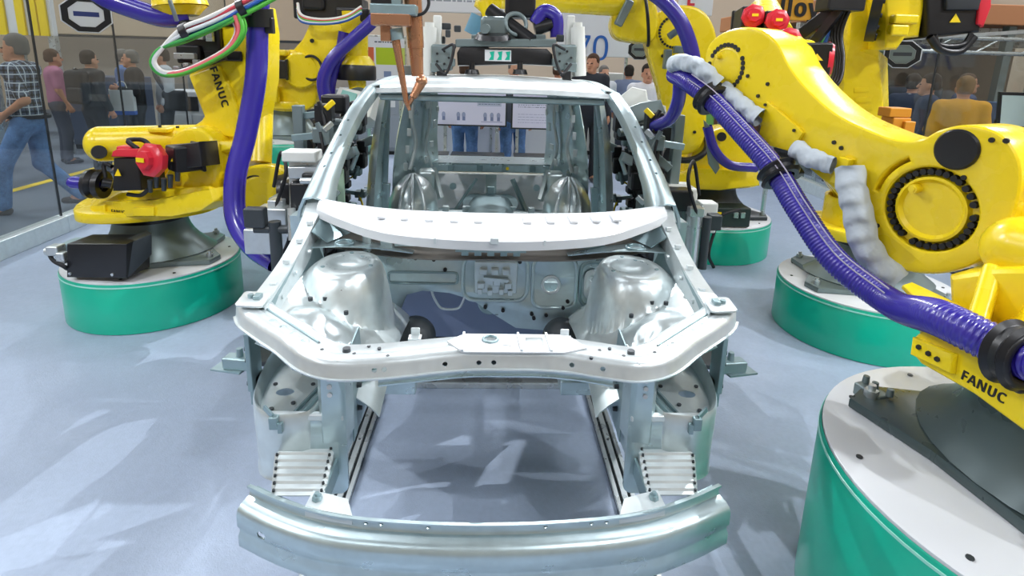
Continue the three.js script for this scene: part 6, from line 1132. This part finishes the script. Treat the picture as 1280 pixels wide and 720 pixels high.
{ const b = thing('shoulder_bag', 'dark shoulder bag with wide strap worn over the pale shirt', 'bag', [-4.900, .8, -9.050]); part(b, 'bag', [cbox([-4.880, .98, -8.970], .34, .3, .14, .05, .3)], cloth(0x24272c)); part(b, 'strap', [tube([[-5.220, 1.5, -9.110], [-5.140, 1.36, -8.950], [-5.000, 1.14, -8.910]], .024, 20, 8)], cloth(0x3c424c)); }
person('man in a dark suit and white shirt standing behind the car', { at: [1.42, -8.2], turn: .1, h: 1.84, top: cloth(0x2c3038), longSleeve: true, collar: M.white, legs: cloth(0x2a2d33), hair: brownHair, cell: .02, head: [-.7, 0] });
person('man in a white shirt looking on beside the yellow rear robot', { at: [2.1, -7.7], turn: -.1, h: 1.72, top: cloth(0xdfe2ea), longSleeve: true, legs: cloth(0x30343c), hair: darkHair, cell: .02 });
person('person in a yellow jacket turned away behind the right glass', { at: [5.02, -5.9], turn: 2.6, h: 1.68, top: cloth(0xdfa32c), longSleeve: true, legs: cloth(0x2d3138), hair: fairHair, cell: .018 });
person('dark haired person in a navy suit behind the right glass', { at: [5.42, -7.2], turn: 2.2, h: 1.72, top: cloth(0x252d42), longSleeve: true, collar: M.white, legs: cloth(0x22283a), hair: darkHair, cell: .02 });
person('person in navy jacket beside the yellow jacket behind the right glass', { at: [5.08, -6.45], turn: -2.2, h: 1.7, top: cloth(0x2a3550), longSleeve: true, legs: cloth(0x22283a), hair: darkHair, cell: .02 });
// visitors farther away
[[-6.4, -7.2, .6, 1.7, 0x6f7788, 'visitor in a grey shirt far behind the checked shirt man'], [-6.6, -8.9, 2.4, 1.72, 0xa46a86, 'visitor in a mauve top by the dark blue cabinet'], [-6.0, -9.6, 2.0, 1.75, 0x5470a0, 'visitor in a blue shirt by the white machine cabinet'], [-4.6, -9.7, -1, 1.72, 0xc9d0da, 'visitor in a white shirt behind the black jacket man'],
 [1.05, -9.2, 2.6, 1.7, 0xb9863a, 'visitor in an ochre top behind the man in the dark suit'], [1.85, -9.5, .3, 1.68, 0xcfd4dc, 'visitor in a pale shirt between the two men behind the car'], [2.35, -9.8, 2.9, 1.7, 0x7d8aa8, 'visitor in a blue grey shirt far behind the white shirt man'],
 [6.3, -7.4, 1.2, 1.74, 0x39486a, 'visitor in dark blue by the blue machine cabinet'], [6.9, -6.6, 2.2, 1.7, 0x7d86a2, 'visitor in a grey blue shirt past the right glass'], [5.4, -8.6, .4, 1.72, 0xb5bcc8, 'visitor in a pale jacket by the dark machine cabinet'],
 [-.36, -7.75, 3.0, 1.7, 0x8c8f98, 'visitor in jeans hidden behind the wide display board'], [.3, -7.8, .2, 1.72, 0x585d68, 'visitor in jeans behind the gap between the display boards']].forEach(([x, z, turn, h, col, label], i) => person(label, { at: [x, z], turn, h, top: cloth(col), longSleeve: i % 2 === 0, legs: i > 9 ? denim : cloth([0x2f3642, 0x3b4252, 0x28303e][i % 3]), hair: [darkHair, brownHair, greyHair][i % 3], skin: skinTones[i % 3], cell: .026 }));

renderer.render(scene, camera);
